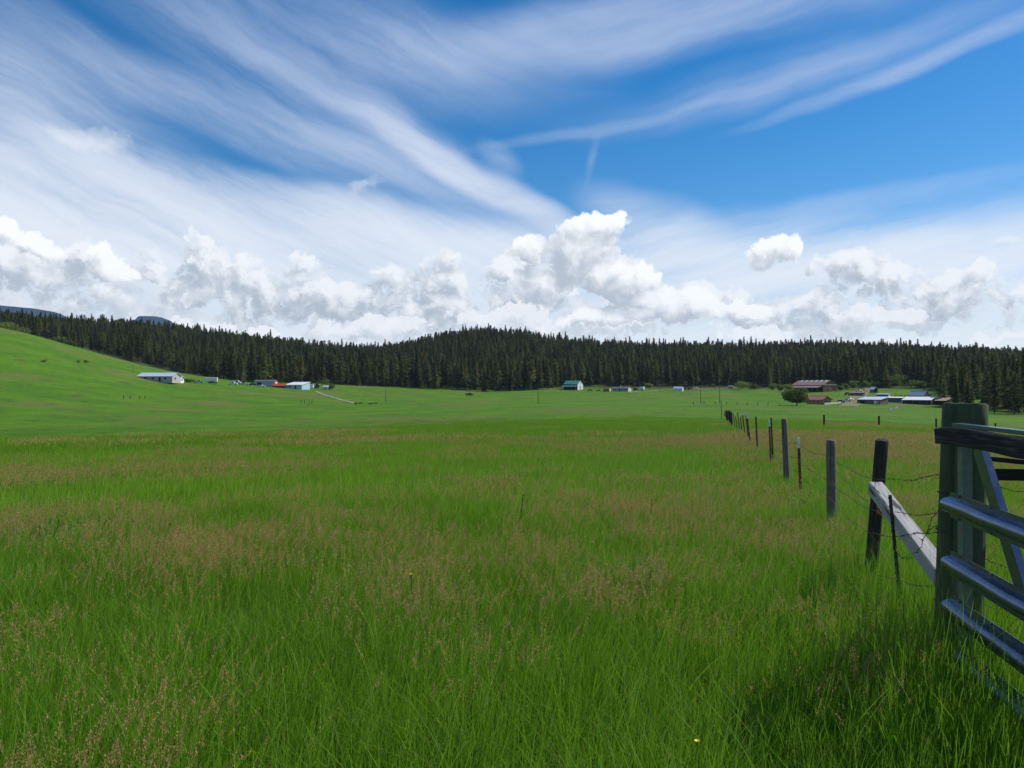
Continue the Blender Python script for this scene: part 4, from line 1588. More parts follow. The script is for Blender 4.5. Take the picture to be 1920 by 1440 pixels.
    tag(bm_, 'squared bleached grey timber leaning from the black post down to the gate post', 'beam')


M_BEAMX = wood_material('bleached_beam_x', (0.13, 0.12, 0.115), (0.34, 0.33, 0.315), (0.62, 0.61, 0.59), (1.6, 42, 42), None, 0.52)


def build_rail_fence():
    f = thing('wooden_rail_fence', 'dark wooden rails with barbed wire seen through the gate', 'fence')
    for (a, b, w, h) in (((1835, 858, 4.35), (2100, 884, 3.9), 0.035, 0.026), ((1840, 889, 4.35), (2100, 893, 3.9), 0.035, 0.064)):
        o = beam('rail', at(*a), at(*b), w, h, M_PLANK, None, rough=0.04, seed=int(h * 999), segs=8)
        o.parent = f
    for k, (py0, py1) in enumerate(((905, 921), (952, 990), (1042, 1070), (1128, 1160))):
        V, F = strand([at(1835, py0, 4.3), at(1900, py1, 4.2), at(2100, py1 + 10, 3.9)], 90 + k, sag=0.03)
        mesh_obj('barbed_wire', V, F, M_WIRE, f)
    p = at(2080, 880, 4.0); q = Vector((p.x, p.y, hz(p.x, p.y)))
    V, F = round_post(1.35, 0.06, 77, 0.3)
    o = mesh_obj('wooden_post', V, F, M_POSTD, f, smooth=True); lean_to(o, q, q + Vector((0, 0, 1.35)))


def build_cross_fence():
    """Low wooden posts that cross the field to the right."""
    f = thing('cross_fence', 'row of short wooden posts and wire crossing the field right of the red posts', 'fence')
    pts = []
    for px, py in ((1545, 801), (1648, 803), (1755, 806), (1866, 810), (1980, 814)):
        x, y = ray(px, py, 30)
        y = min(y, 95); x = (px - 960) / FPX * y
        b = Vector((x, y, hz(x, y)))
        hh = 1.25 if px != 1866 else 1.1
        V, F = round_post(hh, 0.10, int(px), 0.3, sides=9, rings=4)
        o = mesh_obj('wooden_post', V, F, M_POSTD, f); o.location = b
        pts.append(b)
    for k, hh in enumerate((1.05, 0.7)):
        V, F = strand([p + Vector((0, -0.1, hh)) for p in pts], 50 + k, r=0.004, barbs=0, twist=False, step=1.0)
        mesh_obj('wire', V, F, M_WIRE, f)
    f2 = thing('far_fence', 'line of tiny posts along the brow in front of the red farmhouse', 'fence')
    for px in (1300, 1320, 1341, 1362, 1382, 1401, 1420, 1440, 1462):
        x, y = ray(px, 758, 100)
        y = min(y, 340); x = (px - 960) / FPX * y
        V, F = tube([(0, 0, -.3), (0, 0, 1.3)], [.13, .12], 6)
        o = mesh_obj('wooden_post', V, F, M_POSTD, f2); o.location = (x, y, hz(x, y))


if 'near' not in SKIP:
    build_gate()
    build_posts()
    build_fence()
    build_rail_fence()
    build_cross_fence()

# ---------------------------------------------------------------- farm buildings
def plain(name, color, rough=0.7, metal=0.0, vary=0.25, scale=1.5, stretch=(1, 1, 1)):
    m, N, o = mat(name)
    tc = N.n.new('ShaderNodeTexCoord')
    n = N.noise(N.vm('MULTIPLY', tc.outputs['Object'], stretch), scale, 4, 0.65)
    c = N.mix(n, tuple(k * (1 - vary) for k in color), tuple(min(1, k * (1 + vary)) for k in color))
    principled(N, o, c, rough, metal, spec=0.25)
    return m


C = {k: plain('farm_' + k, *v) for k, v in {
    'white': ((0.66, 0.67, 0.66), 0.6, 0, .06), 'cream': ((0.74, 0.70, 0.60), 0.7, 0, .08), 'grey_wall': ((0.36, 0.36, 0.34), 0.8, 0, .12),
    'pale_roof': ((0.52, 0.58, 0.64), 0.45, .2, .12), 'blue_grey': ((0.30, 0.36, 0.44), 0.6, .1, .15), 'blue_wall': ((0.38, 0.52, 0.62), 0.6, 0, .1),
    'green_roof': ((0.06, 0.25, 0.19), 0.5, .1, .15), 'dark': ((0.030, 0.028, 0.026), 0.9, 0, .3), 'dark_roof': ((0.11, 0.12, 0.13), 0.7, 0, .2),
    'brown_roof': ((0.27, 0.165, 0.135), 0.55, .1, .2, 1.0), 'red_roof': ((0.33, 0.125, 0.095), 0.6, 0, .2), 'orange_wall': ((0.42, 0.13, 0.055), 0.8, 0, .25),
    'barn_wood': ((0.23, 0.115, 0.060), 0.9, 0, .35, 2.0, (2, 2, .3)), 'red': ((0.36, 0.065, 0.03), 0.6, 0, .15), 'rust': ((0.34, 0.12, 0.05), 0.9, 0, .4),
    'glass': ((0.030, 0.038, 0.045), 0.15, 0, .1), 'tin': ((0.50, 0.53, 0.56), 0.35, .6, .2, 3.0), 'rust_roof': ((0.30, 0.22, 0.17), 0.7, .1, .5, 1.2),
    'old_wood': ((0.17, 0.145, 0.12), 0.9, 0, .35, 2.0, (2, 2, .4)), 'tyre': ((0.02, 0.02, 0.02), 0.9, 0, .1), 'silver': ((0.45, 0.47, 0.50), 0.35, .5, .1),
    'blue_car': ((0.05, 0.10, 0.22), 0.35, .2, .1), 'dark_car': ((0.03, 0.035, 0.05), 0.35, .2, .1), 'gravel': ((0.24, 0.23, 0.18), 0.95, 0, .2, .4), 'stone': ((0.42, 0.41, 0.38), 0.9, 0, .3),
    'pole': ((0.16, 0.13, 0.10), 0.9, 0, .2), 'skylight': ((0.80, 0.82, 0.82), 0.5, 0, .05),
}.items()}


def spot(px, py, near=30.0):
    x, y = ray(px, py, near)
    return x, y


def facing(x, y, extra):
    """Rotation that turns the front (-Y) to the camera and then shows the right-hand end by `extra` degrees."""
    return -math.atan2(x, y) - R(extra)


def part(name, vf, m, parent, loc=None):
    o = mesh_obj(name, vf[0], vf[1], m, parent)
    if loc is not None:
        o.location = loc
    return o


def slab(p, th):
    """Thin roof sheet from four corners (counter-clockwise seen from outside)."""
    p = [Vector(q) for q in p]
    n = (p[1] - p[0]).cross(p[3] - p[0]).normalized() * th
    V = [q for q in p] + [q - n for q in p]
    return V, [(0, 1, 2, 3), (7, 6, 5, 4), (0, 4, 5, 1), (1, 5, 6, 2), (2, 6, 7, 3), (3, 7, 4, 0)]


def gabled(name, label, cat, px, py, L, W, eave, ridge, extra, walls, roof, end=None, over=0.5, windows=(), doors=(), end_windows=(), end_doors=(), leanto=None, chimney=None, skylights=0, near=100, group=None, sheets=0):
    """Ridge along the local X axis, front towards -Y, right-hand gable at +X."""
    x, y = spot(px, py, near)
    o = thing(name, label, cat, (x, y, hz(x, y) - 0.1), facing(x, y, extra), group)
    l, w = L / 2, W / 2
    base = -0.8
    part('wall', ([(-l, -w, base), (l, -w, base), (l, -w, eave), (-l, -w, eave)] + [(-l, w, base), (l, w, base), (l, w, eave), (-l, w, eave)], [(0, 1, 2, 3), (5, 4, 7, 6)]), walls, o)
    for s in (1, -1):
        f = (0, 1, 2, 3, 4) if s > 0 else (4, 3, 2, 1, 0)
        part('gable_wall', ([(s * l, -w, base), (s * l, w, base), (s * l, w, eave), (s * l, 0, ridge), (s * l, -w, eave)], [f]), end or walls, o)
    sl = (ridge - eave) / w
    ov = over
    for s in (-1, 1):
        e = s * (w + ov); ze = eave - sl * ov + 0.06; zr = ridge + 0.06
        q = [(-l - ov, e, ze), (l + ov, e, ze), (l + ov, 0, zr), (-l - ov, 0, zr)]
        if s > 0:
            q = q[::-1]
        part('roof_panel', slab(q, 0.10), roof, o)
    part('ridge_cap', tube([(-l - ov - .02, 0, ridge + .08), (l + ov + .02, 0, ridge + .08)], [0.12, 0.12], 6), roof, o)

    def opening(nm, cx, z0, ww, hh, front=True, m=C['glass'], frame=True, yy=None):
        if front:
            y0 = -w if yy is None else yy
            if frame:
                f = part(nm, box_vf(ww + .24, 0.10, hh + .24, cx, y0 - 0.03, z0 + hh / 2), C['white'], o)
                part('pane' if nm == 'window' else 'door_leaf', box_vf(ww, 0.06, hh, cx, y0 - 0.08, z0 + hh / 2), m, f)
            else:
                part(nm, box_vf(ww, 0.12, hh, cx, y0 - 0.03, z0 + hh / 2), m, o)
        else:
            if frame:
                f = part(nm, box_vf(0.10, ww + .24, hh + .24, l + 0.03, cx, z0 + hh / 2), C['white'], o)
                part('pane' if nm == 'window' else 'door_leaf', box_vf(0.06, ww, hh, l + 0.08, cx, z0 + hh / 2), m, f)
            else:
                part(nm, box_vf(0.12, ww, hh, l + 0.03, cx, z0 + hh / 2), m, o)
    for (cx, z0, ww, hh) in windows: opening('window', cx, z0, ww, hh)
    for d in doors: opening('door', *d[:4], m=d[4] if len(d) > 4 else C['dark'], frame=False)
    for (cx, z0, ww, hh) in end_windows: opening('window', cx, z0, ww, hh, False)
    for d in end_doors: opening('door', *d[:4], False, m=d[4] if len(d) > 4 else C['dark'], frame=False)
    if leanto:
        dp, z1, z2, rm = leanto
        part('lean_to_roof', slab([(-l - .3, -w - dp, z2), (l + .3, -w - dp, z2), (l + .3, -w - .1, z1), (-l - .3, -w - .1, z1)], 0.10), rm, o)
        n = max(3, int(L / 4.5))
        for i in range(n + 1):
            part('pillar', box_vf(0.22, 0.22, z2 + .8, -l + L * i / n, -w - dp + .2, (z2 - .8) / 2), C['old_wood'], o)
        part('fascia', box_vf(L + .5, 0.08, 0.3, 0, -w - dp - .05, z2 - .12), C['dark_roof'], o)
    for k in range(skylights):
        cx = -l + L * (k + 0.75) / (skylights + .3)
        t0, t1 = 0.70, 0.97
        q = [(cx - .55, -w * (1 - t0), eave + (ridge - eave) * t0 + .10), (cx + .55, -w * (1 - t0), eave + (ridge - eave) * t0 + .10),
             (cx + .95, -w * (1 - t1), eave + (ridge - eave) * t1 + .10), (cx - .15, -w * (1 - t1), eave + (ridge - eave) * t1 + .10)]
        part('skylight', slab(q, 0.04), C['skylight'], o)
    if chimney:
        part('chimney', tube([(chimney, -.3, ridge - .6), (chimney, -.3, ridge + 1.3)], [0.2, 0.2], 8), C['tin'], o)
    return o


def shed_roofed(name, label, cat, px, py, L, W, zf, zb, extra, walls, roof, front=None, over=.4, near=100, openings=(), posts=0, group=None):
    """Single-pitch building; zf is the height at the front, zb at the back."""
    x, y = spot(px, py, near)
    o = thing(name, label, cat, (x, y, hz(x, y) - 0.1), facing(x, y, extra), group)
    l, w = L / 2, W / 2
    b = -0.8
    part('wall', ([(-l, w, b), (l, w, b), (l, w, zb), (-l, w, zb)], [(3, 2, 1, 0)]), walls, o)
    part('side_wall', ([(l, -w, b), (l, w, b), (l, w, zb), (l, -w, zf)], [(0, 1, 2, 3)]), walls, o)
    part('side_wall', ([(-l, -w, b), (-l, w, b), (-l, w, zb), (-l, -w, zf)], [(3, 2, 1, 0)]), walls, o)
    part('front_wall', ([(-l, -w, b), (l, -w, b), (l, -w, zf), (-l, -w, zf)], [(0, 1, 2, 3)]), front or walls, o)
    part('roof_panel', slab([(-l - over, -w - over, zf + .05), (l + over, -w - over, zf + .05), (l + over, w + over, zb + .05), (-l - over, w + over, zb + .05)], .12), roof, o)
    part('fascia', box_vf(L + over * 2, .06, .22, 0, -w - over - .04, zf - .04), C['white'] if roof is C['white'] else C['dark_roof'], o)
    for nm, cx, z0, ww, hh, m in openings:
        part(nm, box_vf(ww, .12, hh, cx, -w - .03, z0 + hh / 2), m, o)
    for i in range(posts):
        part('pillar', box_vf(.2, .2, zf + .8, -l + L * (i + .5) / posts, -w - over + .1, (zf - .8) / 2), C['old_wood'], o)
    return o


def car(name, label, px, py, body, L=4.6, turn=10.0, kind='car', near=100, cat='car', group=None):
    """Small vehicle: body with sloping glasshouse, panes, wheels, lamps. Long side to the camera."""
    x, y = spot(px, py, near)
    o = thing(name, label, cat, (x, y, hz(x, y)), facing(x, y, turn), group)
    l = L / 2; w = 0.9
    if kind == 'pickup':
        prof = [(-l, .45), (-l, 1.05), (-.1 * L, 1.08), (-.08 * L, 1.72), (.14 * L, 1.74), (.24 * L, 1.12), (l - .1, 1.0), (l, .8), (l, .45)]
        glass = [(-.055 * L, 1.12), (-.05 * L, 1.62), (.12 * L, 1.64), (.195 * L, 1.14)]
    elif kind == 'van':
        prof = [(-l, .45), (-l, 1.9), (-l + .2, 2.1), (.2 * L, 2.1), (.34 * L, 1.2), (l - .1, 1.05), (l, .8), (l, .45)]
        glass = [(.02 * L, 1.25), (.02 * L, 1.9), (.19 * L, 1.92), (.30 * L, 1.25)]
    else:
        prof = [(-l, .45), (-l, .95), (-.36 * L, 1.02), (-.24 * L, 1.46), (.08 * L, 1.50), (.22 * L, 1.0), (l - .15, .88), (l, .7), (l, .45)]
        glass = [(-.31 * L, 1.05), (-.22 * L, 1.40), (.07 * L, 1.43), (.18 * L, 1.04)]
    n = len(prof)
    V = []
    for s in (-1, 1):
        for (a, z) in prof:
            V.append((a, s * w * (0.80 if z > 1.3 else 1.0), z))
    F = [tuple(range(n))[::-1] if False else tuple(range(n)), tuple(range(2 * n - 1, n - 1, -1))]
    F += [(k, k + n, (k + 1) % n + n, (k + 1) % n) for k in range(n)]
    part('body', (V, F), body, o)
    for s in (-1, 1):
        gv = [(a, s * (w * 0.82 + .02) + s * (.14 if z < 1.3 else 0), z) for a, z in glass]
        part('window', (gv + [(a, b_ - s * .03, z) for a, b_, z in gv], [(0, 1, 2, 3), (7, 6, 5, 4), (0, 4, 5, 1), (1, 5, 6, 2), (2, 6, 7, 3), (3, 7, 4, 0)]), C['glass'], o)
        for a in (-.31 * L, .32 * L):
            wh = part('wheel', tube([(a, s * (w - .22), .34), (a, s * (w + .02), .34)], [.34, .34], 10), C['tyre'], o)
            part('rim', tube([(a, s * (w + .0), .34), (a, s * (w + .035), .34)], [.19, .17], 8), C['silver'], wh)
        part('headlight', box_vf(.06, .3, .16, l + .01, s * .62, .72), C['white'], o)
    return o


def trailer(name, label, px, py, L, H_, W=2.4, m=None, m_end=None, turn=15, near=100, base=.7, cat='trailer', windows=0, roofm=None):
    x, y = spot(px, py, near)
    o = thing(name, label, cat, (x, y, hz(x, y)), facing(x, y, turn))
    l = L / 2; b = .12
    prof = [(-W / 2, base), (W / 2, base), (W / 2, base + H_ - b), (W / 2 - b, base + H_), (-W / 2 + b, base + H_), (-W / 2, base + H_ - b)]
    V = [(s * l, a, z) for s in (-1, 1) for a, z in prof]
    F = [(5, 4, 3, 2, 1, 0)] + [(k, (k + 1) % 6, (k + 1) % 6 + 6, k + 6) for k in range(6)]
    part('body', (V, F), m or C['white'], o)
    part('end_panel', ([(l + .01, a, z) for a, z in prof], [(0, 1, 2, 3, 4, 5)]), m_end or m or C['white'], o)
    if roofm:
        part('roof', box_vf(L + .2, W + .2, .12, 0, 0, base + H_ + .07), roofm, o)
    for i in range(windows):
        part('window', box_vf(L * .13, .06, H_ * .28, -l + L * (i + .6) / (windows + .2), -W / 2 - .01, base + H_ * .6), C['glass'], o)
    for a in (-.18 * L, .02 * L) if base > .3 else ():
        for s in (-1, 1):
            part('wheel', tube([(a, s * (W / 2 - .3), .36), (a, s * (W / 2 - .02), .36)], [.38, .38], 10), C['tyre'], o)
    part('drawbar', box_vf(1.2, .12, .12, -l - .6, 0, base - .05) if base > .3 else box_vf(L, W, .5, 0, 0, base - .2), C['dark'], o)
    return o


def pole(px, py, top, label, near=100, arm=True, group=None):
    x, y = spot(px, py, near)
    z = hz(x, y)
    h = (HORIZON - top) / FPX * y + EYE - z
    o = thing('utility_pole', label, 'pole', (x, y, z), facing(x, y, 0), group)
    part('mast', tube([(0, 0, -.6), (0, 0, h)], [.20, .13], 8), C['pole'], o)
    if arm:
        part('crossarm', box_vf(2.2, .12, .14, 0, -.2, h - .5), C['pole'], o)
        for k in (-.9, 0, .9):
            part('insulator', tube([(k, -.2, h - .42), (k, -.2, h - .18)], [.06, .04], 6), C['white'], o)
    return o


def ribbon(name, pts, width, m, lift=0.05, near=60):
    """A strip laid on the ground along points of the photograph."""
    P = [Vector((*ray(a, b, near), 0)) for a, b in pts]
    Q = []
    for a, b in zip(P[:-1], P[1:]):
        n = max(2, int((b - a).length / 3))
        Q += [a.lerp(b, i / n) for i in range(n)]
    Q.append(P[-1])
    V, F = [], []
    for i, p in enumerate(Q):
        d = (Q[min(i + 1, len(Q) - 1)] - Q[max(i - 1, 0)]).normalized()
        s = Vector((-d.y, d.x, 0))
        for t in (-.5, -.17, .17, .5):
            q = p + s * width * t * (1 + .15 * vnoise(i / 4.0, t * 9, 4))
            V.append((q.x, q.y, hz(q.x, q.y) + lift + (.03 if abs(t) < .3 else 0)))
    for i in range(len(Q) - 1):
        for k in range(3):
            F.append((i * 4 + k, i * 4 + k + 1, i * 4 + k + 5, i * 4 + k + 4))
    o = mesh_obj(name, V, F, m, smooth=True)
    o['kind'] = 'structure'
    return o


def junk(name, label, cat, px, py, m, w=2.5, h=1.2, seed=1, near=100):
    """Farm implement or heap: frame, drum, wheels and bars."""
    g = random.Random(seed)
    x, y = spot(px, py, near)
    o = thing(name, label, cat, (x, y, hz(x, y)), facing(x, y, g.uniform(-20, 20)))
    part('frame', merge([box_vf(w, .25, .22, 0, 0, h * .45), box_vf(w * .8, .2, .2, 0, .8, h * .5), box_vf(.2, 1.2, .2, -w * .3, .4, h * .5), box_vf(.2, 1.2, .2, w * .3, .4, h * .5)]), m, o)
    part('hopper', ([(-w * .3, -.5, h * .5), (w * .25, -.5, h * .5), (w * .25, .6, h * .5), (-w * .3, .6, h * .5), (-w * .4, -.8, h), (w * .35, -.8, h), (w * .35, .9, h), (-w * .4, .9, h)],
                    [(3, 2, 1, 0), (4, 5, 6, 7), (0, 1, 5, 4), (1, 2, 6, 5), (2, 3, 7, 6), (3, 0, 4, 7)]), m, o)
    for a in (-w * .42, w * .42):
        part('wheel', tube([(a, -.9, h * .32), (a, -.65, h * .32)], [h * .34, h * .34], 10), C['tyre'], o)
    part('lever', tube([(w * .3, 0, h * .5), (w * .42, .1, h * 1.35)], [.07, .05], 5), m, o)
    return o


def build_farms():
    # ----- lanes
    ribbon('gravel_track', [(592, 734), (604, 739), (620, 744), (640, 750), (668, 757)], 2.0, C['gravel'], .12)
    ribbon('farm_lane', [(1380, 726), (1345, 729), (1300, 730), (1240, 731), (1180, 736)], 3.0, C['gravel'], .12)
    m, N, o = mat('worn_yard')
    gp = N.n.new('ShaderNodeNewGeometry').outputs['Position']
    principled(N, o, N.mix(N.ramp(N.noise(gp, .35, 5, .7), .38, .62), (0.10, 0.14, 0.030), (0.24, 0.19, 0.13)), .95, spec=.1)
    ribbon('farm_yard', [(1638, 722), (1622, 733), (1612, 742), (1602, 752), (1590, 762)], 9.0, m, .12)

    # ----- left farmyard
    gabled('farm_house', 'long grey house with a pale metal roof highest on the green hillside', 'house', 299, 715, 17.5, 9.0, 2.7, 4.4, 27, C['grey_wall'], C['pale_roof'], C['grey_wall'],
           windows=((-5, 1.0, 1.6, 1.1), (-1, 1.0, 1.4, 1.1), (5.2, 1.0, 1.4, 1.1)), doors=((2.4, 0, 1, 2.1),), end_windows=((-1.5, 1.0, 1.4, 1.1),))
    gabled('porch_room', 'low cream annex with dark openings joined below the pale roofed house', 'building', 329, 716.5, 6.6, 5.4, 2.3, 3.2, 20, C['cream'], C['pale_roof'], C['cream'],
           windows=((-1.6, .7, 1.2, 1.2), (1.4, .7, 1.2, 1.2)), end_windows=((0, .8, 1.3, 1.1),), over=.7)
    junk('hay_wagon', 'old brown wagon beside the cream annex', 'wagon', 347, 716, C['old_wood'], 3.2, 1.6, 2)
    junk('plough', 'rusty implement left of the white box trailer', 'farm machine', 361, 717, C['rust'], 3, 1.4, 3)
    car('parked_pickup', 'grey pickup parked left of the white box trailer', 372, 718.5, C['blue_grey'], 5.2, 5, 'pickup', cat='pickup')
    trailer('box_trailer', 'long white box trailer standing above a dark vehicle', 396, 717.5, 6.6, 2.3, m=C['white'], turn=10)
    car('parked_car', 'dark car in front of the white box trailer', 399, 719.5, C['dark_car'], 4.8, 5)
    car('parked_van', 'white van below the light pole', 443, 719.5, C['white'], 5.4, 15, 'van', cat='van')
    car('parked_pickup', 'low white pickup in front of the white van', 436, 722, C['white'], 5.2, 12, 'pickup', cat='pickup')
    car('parked_car', 'grey car right of the white van', 458, 722, C['silver'], 4.6, 10)
    car('parked_car', 'dark car left of the blue grey shed', 474, 723, C['dark_car'], 4.6, 8)
    gabled('machine_shed', 'blue grey shed with a dark roof and a red edged right end', 'shed', 499, 724, 12.5, 6.5, 3.1, 3.9, 20, C['blue_grey'], C['dark_roof'], C['red'], over=.3,
           doors=((-3, 0, 2.6, 2.4),), end_doors=((0, 0, 3.0, 2.6, C['white']),))
    car('parked_car', 'white car parked against the blue grey shed', 490, 726, C['white'], 4.6, 12)
    gabled('canopy_tent', 'bright red low canopy right of the blue grey shed', 'tent', 524, 726.5, 7.5, 4.5, 1.2, 2.3, 15, C['dark'], C['red'], C['dark'], over=.5)
    trailer('flat_trailer', 'cream topped trailer between the red canopy and the blue walled shed', 538, 727, 5.5, 1.2, m=C['cream'], turn=10)
    o = shed_roofed('blue_shed', 'shed with a wide white sloping roof and pale blue wall', 'shed', 558, 729, 12, 8.5, 2.5, 4.3, 35, C['blue_wall'], C['white'], C['blue_wall'],
                    openings=(('door', 1.5, 0, 1.1, 2.0, C['dark']), ('window', -2.5, 1, 1.4, 1.0, C['glass'])))
    trailer('camper', 'white camper standing right of the blue walled shed', 580, 729.5, 5.0, 2.0, m=C['white'], turn=10, windows=2, cat='camper')
    trailer('camper', 'smaller white camper behind and right of the first', 592, 727.5, 4.4, 1.9, m=C['white'], turn=-20, windows=2, cat='camper')
    gabled('garden_hut', 'small pale hut with a dark opening at the right end of the left farmyard', 'hut', 612, 730.5, 3.2, 3.0, 1.9, 2.7, 25, C['grey_wall'], C['pale_roof'], C['white'], over=.3, end_doors=((0, 0, .9, 1.7),))
    for k, (px, py, w, h, lab) in enumerate(((596, 728, 3.4, 4.5, 'narrow green bush behind the white campers'), (613, 729, 7.0, 7.5, 'largest bush behind the small pale hut'), (621, 731, 3.5, 4.0, 'low round bush right of the small pale hut'),
                                             (457, 719, 3.0, 2.6, 'small bush between the white van and the grey car'), (354, 717, 3.2, 1.9, 'low shrub beside the cream annex'))):
        x, y = spot(px, py)
        broad_tree('bush', lab, x, y, w, h, 500, .3, 300 + k, None, 'bush', trunk=.12, bottom=.05)
    pole(455, 721, 699, 'utility pole standing behind the white van')
    pole(497, 722, 701, 'utility pole rising left above the blue grey shed', arm=False)
    pole(566, 728, 704, 'pole beside the white sloping roof')
    pole(249.5, 699, 684, 'pale lone pole on the bare green hillside', arm=False)
    pole(723.5, 755, 729, 'thin lone pole at the foot of the left meadow', arm=False)
    pole(1009, 757, 733, 'thin lone pole in the middle of the pasture', arm=False)
    for k, (px, py) in enumerate(((146, 679.5), (161, 680), (83, 679))):
        x, y = spot(px, py)
        broad_tree('bush', ['round dark shrub on the hillside above the long house', 'second dark shrub on the upper hillside', 'faint shrub far left on the hillside'][k], x, y, 2.2, 1.2, 160, .25, 330 + k, None, 'bush', trunk=.06, bottom=.03)
    fl = thing('hill_fence', 'scattered short stakes crossing the left pasture', 'fence')
    for px, py in ((232, 748), (244, 748), (262, 749), (272, 748), (565, 756), (571, 756), (580, 757), (585, 757), (875, 743)):
        x, y = spot(px, py)
        V, F = tube([(x, y, hz(x, y) - .3), (x, y, hz(x, y) + 1.4)], [.13, .11], 6)
        mesh_obj('stake', V, F, M_POSTD, fl)
    for k, (px, py, s) in enumerate(((668, 757, 3), (676, 757, 2.4), (694, 758, 2.6), (703, 757, 3.2))):
        x, y = spot(px, py)
        broad_tree('shrub', 'dark low shrub beside the track bend in the pasture', x, y, s * .7, .7, 160, .2, 340 + k, 'low shrubs by the track bend', 'shrub', trunk=.05, bottom=.03)
    # ----- middle
    gabled('green_roof_barn', 'white barn with a dark green roof and open lean-to', 'barn', 1075, 730.5, 12.6, 9.5, 4.4, 7.4, 28, C['dark'], C['green_roof'], C['white'], over=.3,  # front wall coloured dark for the shade under the lean-to
           leanto=(3.4, 3.6, 2.5, C['green_roof']), end_doors=((0, 0, 2.2, 3.0, C['grey_wall']),), end_windows=((0, 4.6, .9, .9),))
    trailer('orange_container', 'long orange container with a pale end, between the barn and the long low house', 1138, 734, 5.0, 2.1, m=C['rust'], m_end=C['cream'], turn=18, base=.15, cat='container')
    gabled('long_house', 'long low house with a shade-grey front and a sunlit white right gable', 'house', 1166, 733.5, 13.0, 6.2, 2.4, 3.5, 22, C['grey_wall'], C['dark_roof'], C['cream'], over=.3, chimney=-1.0,  # front wall toned grey for shade, gable kept pale as sunlit
           windows=((-5.2, .9, 1.3, 1.0), (-3.4, .9, 1.3, 1.0), (1.2, .9, 1.6, 1.0), (3.2, .9, 1.6, 1.0), (5.2, .9, 1.0, 1.0)), doors=((-.8, 0, .95, 2.0),), end_windows=((0, .9, 1.2, 1.0),))
    trailer('horse_trailer', 'small white upright trailer right of the long low house', 1204, 732, 3.2, 2.3, 2.2, C['white'], turn=25)
    car('farm_tractor', 'dark tractor between the long house and the small upright trailer', 1192, 732.5, C['dark_car'], 3.6, 10, 'van', cat='tractor')
    junk('harrow', 'brown implement right of the green roofed barn', 'farm machine', 1106, 733.5, C['rust'], 3.4, 1.3, 11)
    junk('hay_rake', 'dark low implement left of the orange container', 'farm machine', 1122, 733.5, C['old_wood'], 3.2, 1.1, 12)
    gabled('white_shed', 'small white shed with a blue green rounded roof standing alone', 'shed', 1272, 733.5, 7.0, 4.0, 2.3, 3.7, 14, C['silver'], C['blue_wall'], C['white'], over=.15)
    junk('orange_digger', 'orange machine right of the lone white shed', 'farm machine', 1288, 731, C['rust'], 3.4, 2.0, 13)
    junk('orange_baler', 'second orange machine beside the long white pickup', 'farm machine', 1294, 730, C['rust'], 2.6, 1.8, 14)
    car('parked_pickup', 'long white pickup right of the orange machines', 1303, 729.5, C['white'], 5.6, 8, 'pickup', cat='pickup')
    pole(1237.5, 736, 714, 'utility pole right of the long low house')
    pole(1313.5, 756, 730, 'left of two thin poles on the near pasture', arm=False)
    pole(1349.5, 757, 723, 'right, taller of two thin poles on the near pasture', arm=False)
    x, y = spot(1370, 728)
    o = thing('fuel_tank', 'silver fuel tank lying at the forest edge', 'tank', (x, y, hz(x, y)), facing(x, y, 15))
    part('drum', tube([(-2, 0, 1.2), (-1.85, 0, 1.2), (1.85, 0, 1.2), (2, 0, 1.2)], [.7, .95, .95, .7], 14), C['silver'], o)
    for a in (-1.2, 1.2):
        part('cradle', box_vf(.2, 1.4, .6, a, 0, .25), C['dark'], o)

    # ----- right farm
    gabled('big_barn', 'large brown roofed barn with white skylights and a wooden gable', 'barn', 1527, 733.5, 27.0, 15.0, 4.6, 7.9, 40, C['dark'], C['brown_roof'], C['barn_wood'], over=.5,
           leanto=(5.5, 4.1, 2.7, C['brown_roof']), skylights=6, end_doors=((0.0, 0, 4.5, 4.2, C['rust']), (0.0, 4.35, 13.0, .5, C['skylight'])))
    gabled('red_farmhouse', 'small orange red farmhouse with a red roof behind the round tree', 'house', 1535, 757.5, 9.6, 7.0, 2.5, 4.2, 38, C['orange_wall'], C['red_roof'], C['orange_wall'], over=.6,
           windows=((-2.8, .9, 1.3, 1.1), (-.2, .9, 1.3, 1.1), (2.6, .9, 1.3, 1.1)), end_windows=((-1.6, .9, 1.1, 1.1), (1.6, .9, 1.1, 1.1)), end_doors=((0, 0, .9, 2.0),))
    x, y = spot(1494, 761)
    broad_tree('broadleaf_tree', 'single round light green tree in front of the red farmhouse', x, y, 12.2, 8.4, 5200, .32, 41, None, 'tree', trunk=.25, bottom=.06)
    f = thing('plank_fence', 'pale plank fence in front of the red farmhouse', 'fence')
    a = Vector((*spot(1546, 760), 0)); b = Vector((*spot(1576, 757), 0))
    for i in range(14):
        p = a.lerp(b, i / 13)
        part('post', box_vf(.14, .14, 1.3, p.x, p.y, hz(p.x, p.y) + .55), C['cream'], f)
    for zz in (.4, .75, 1.1):
        q = [a.lerp(b, i / 8) for i in range(9)]
        V, F = [], []
        for p in q:
            z = hz(p.x, p.y) + zz
            V += [(p.x, p.y - .1, z - .09), (p.x, p.y - .1, z + .09), (p.x, p.y - .06, z + .09), (p.x, p.y - .06, z - .09)]
        for i in range(8):
            for k in range(4):
                F.append((i * 4 + k, i * 4 + (k + 1) % 4, i * 4 + 4 + (k + 1) % 4, i * 4 + 4 + k))
        mesh_obj('plank', V, F, C['cream'], f)
    car('parked_pickup', 'silver pickup parked on the yard right of the red farmhouse', 1587, 753, C['silver'], 5.2, 12, 'pickup', cat='pickup')
    car('parked_car', 'white car half behind the silver pickup', 1593, 751, C['white'], 4.6, 25)
    car('parked_car', 'dark blue car left of the silver pickup', 1577, 755, C['blue_car'], 4.4, 5)
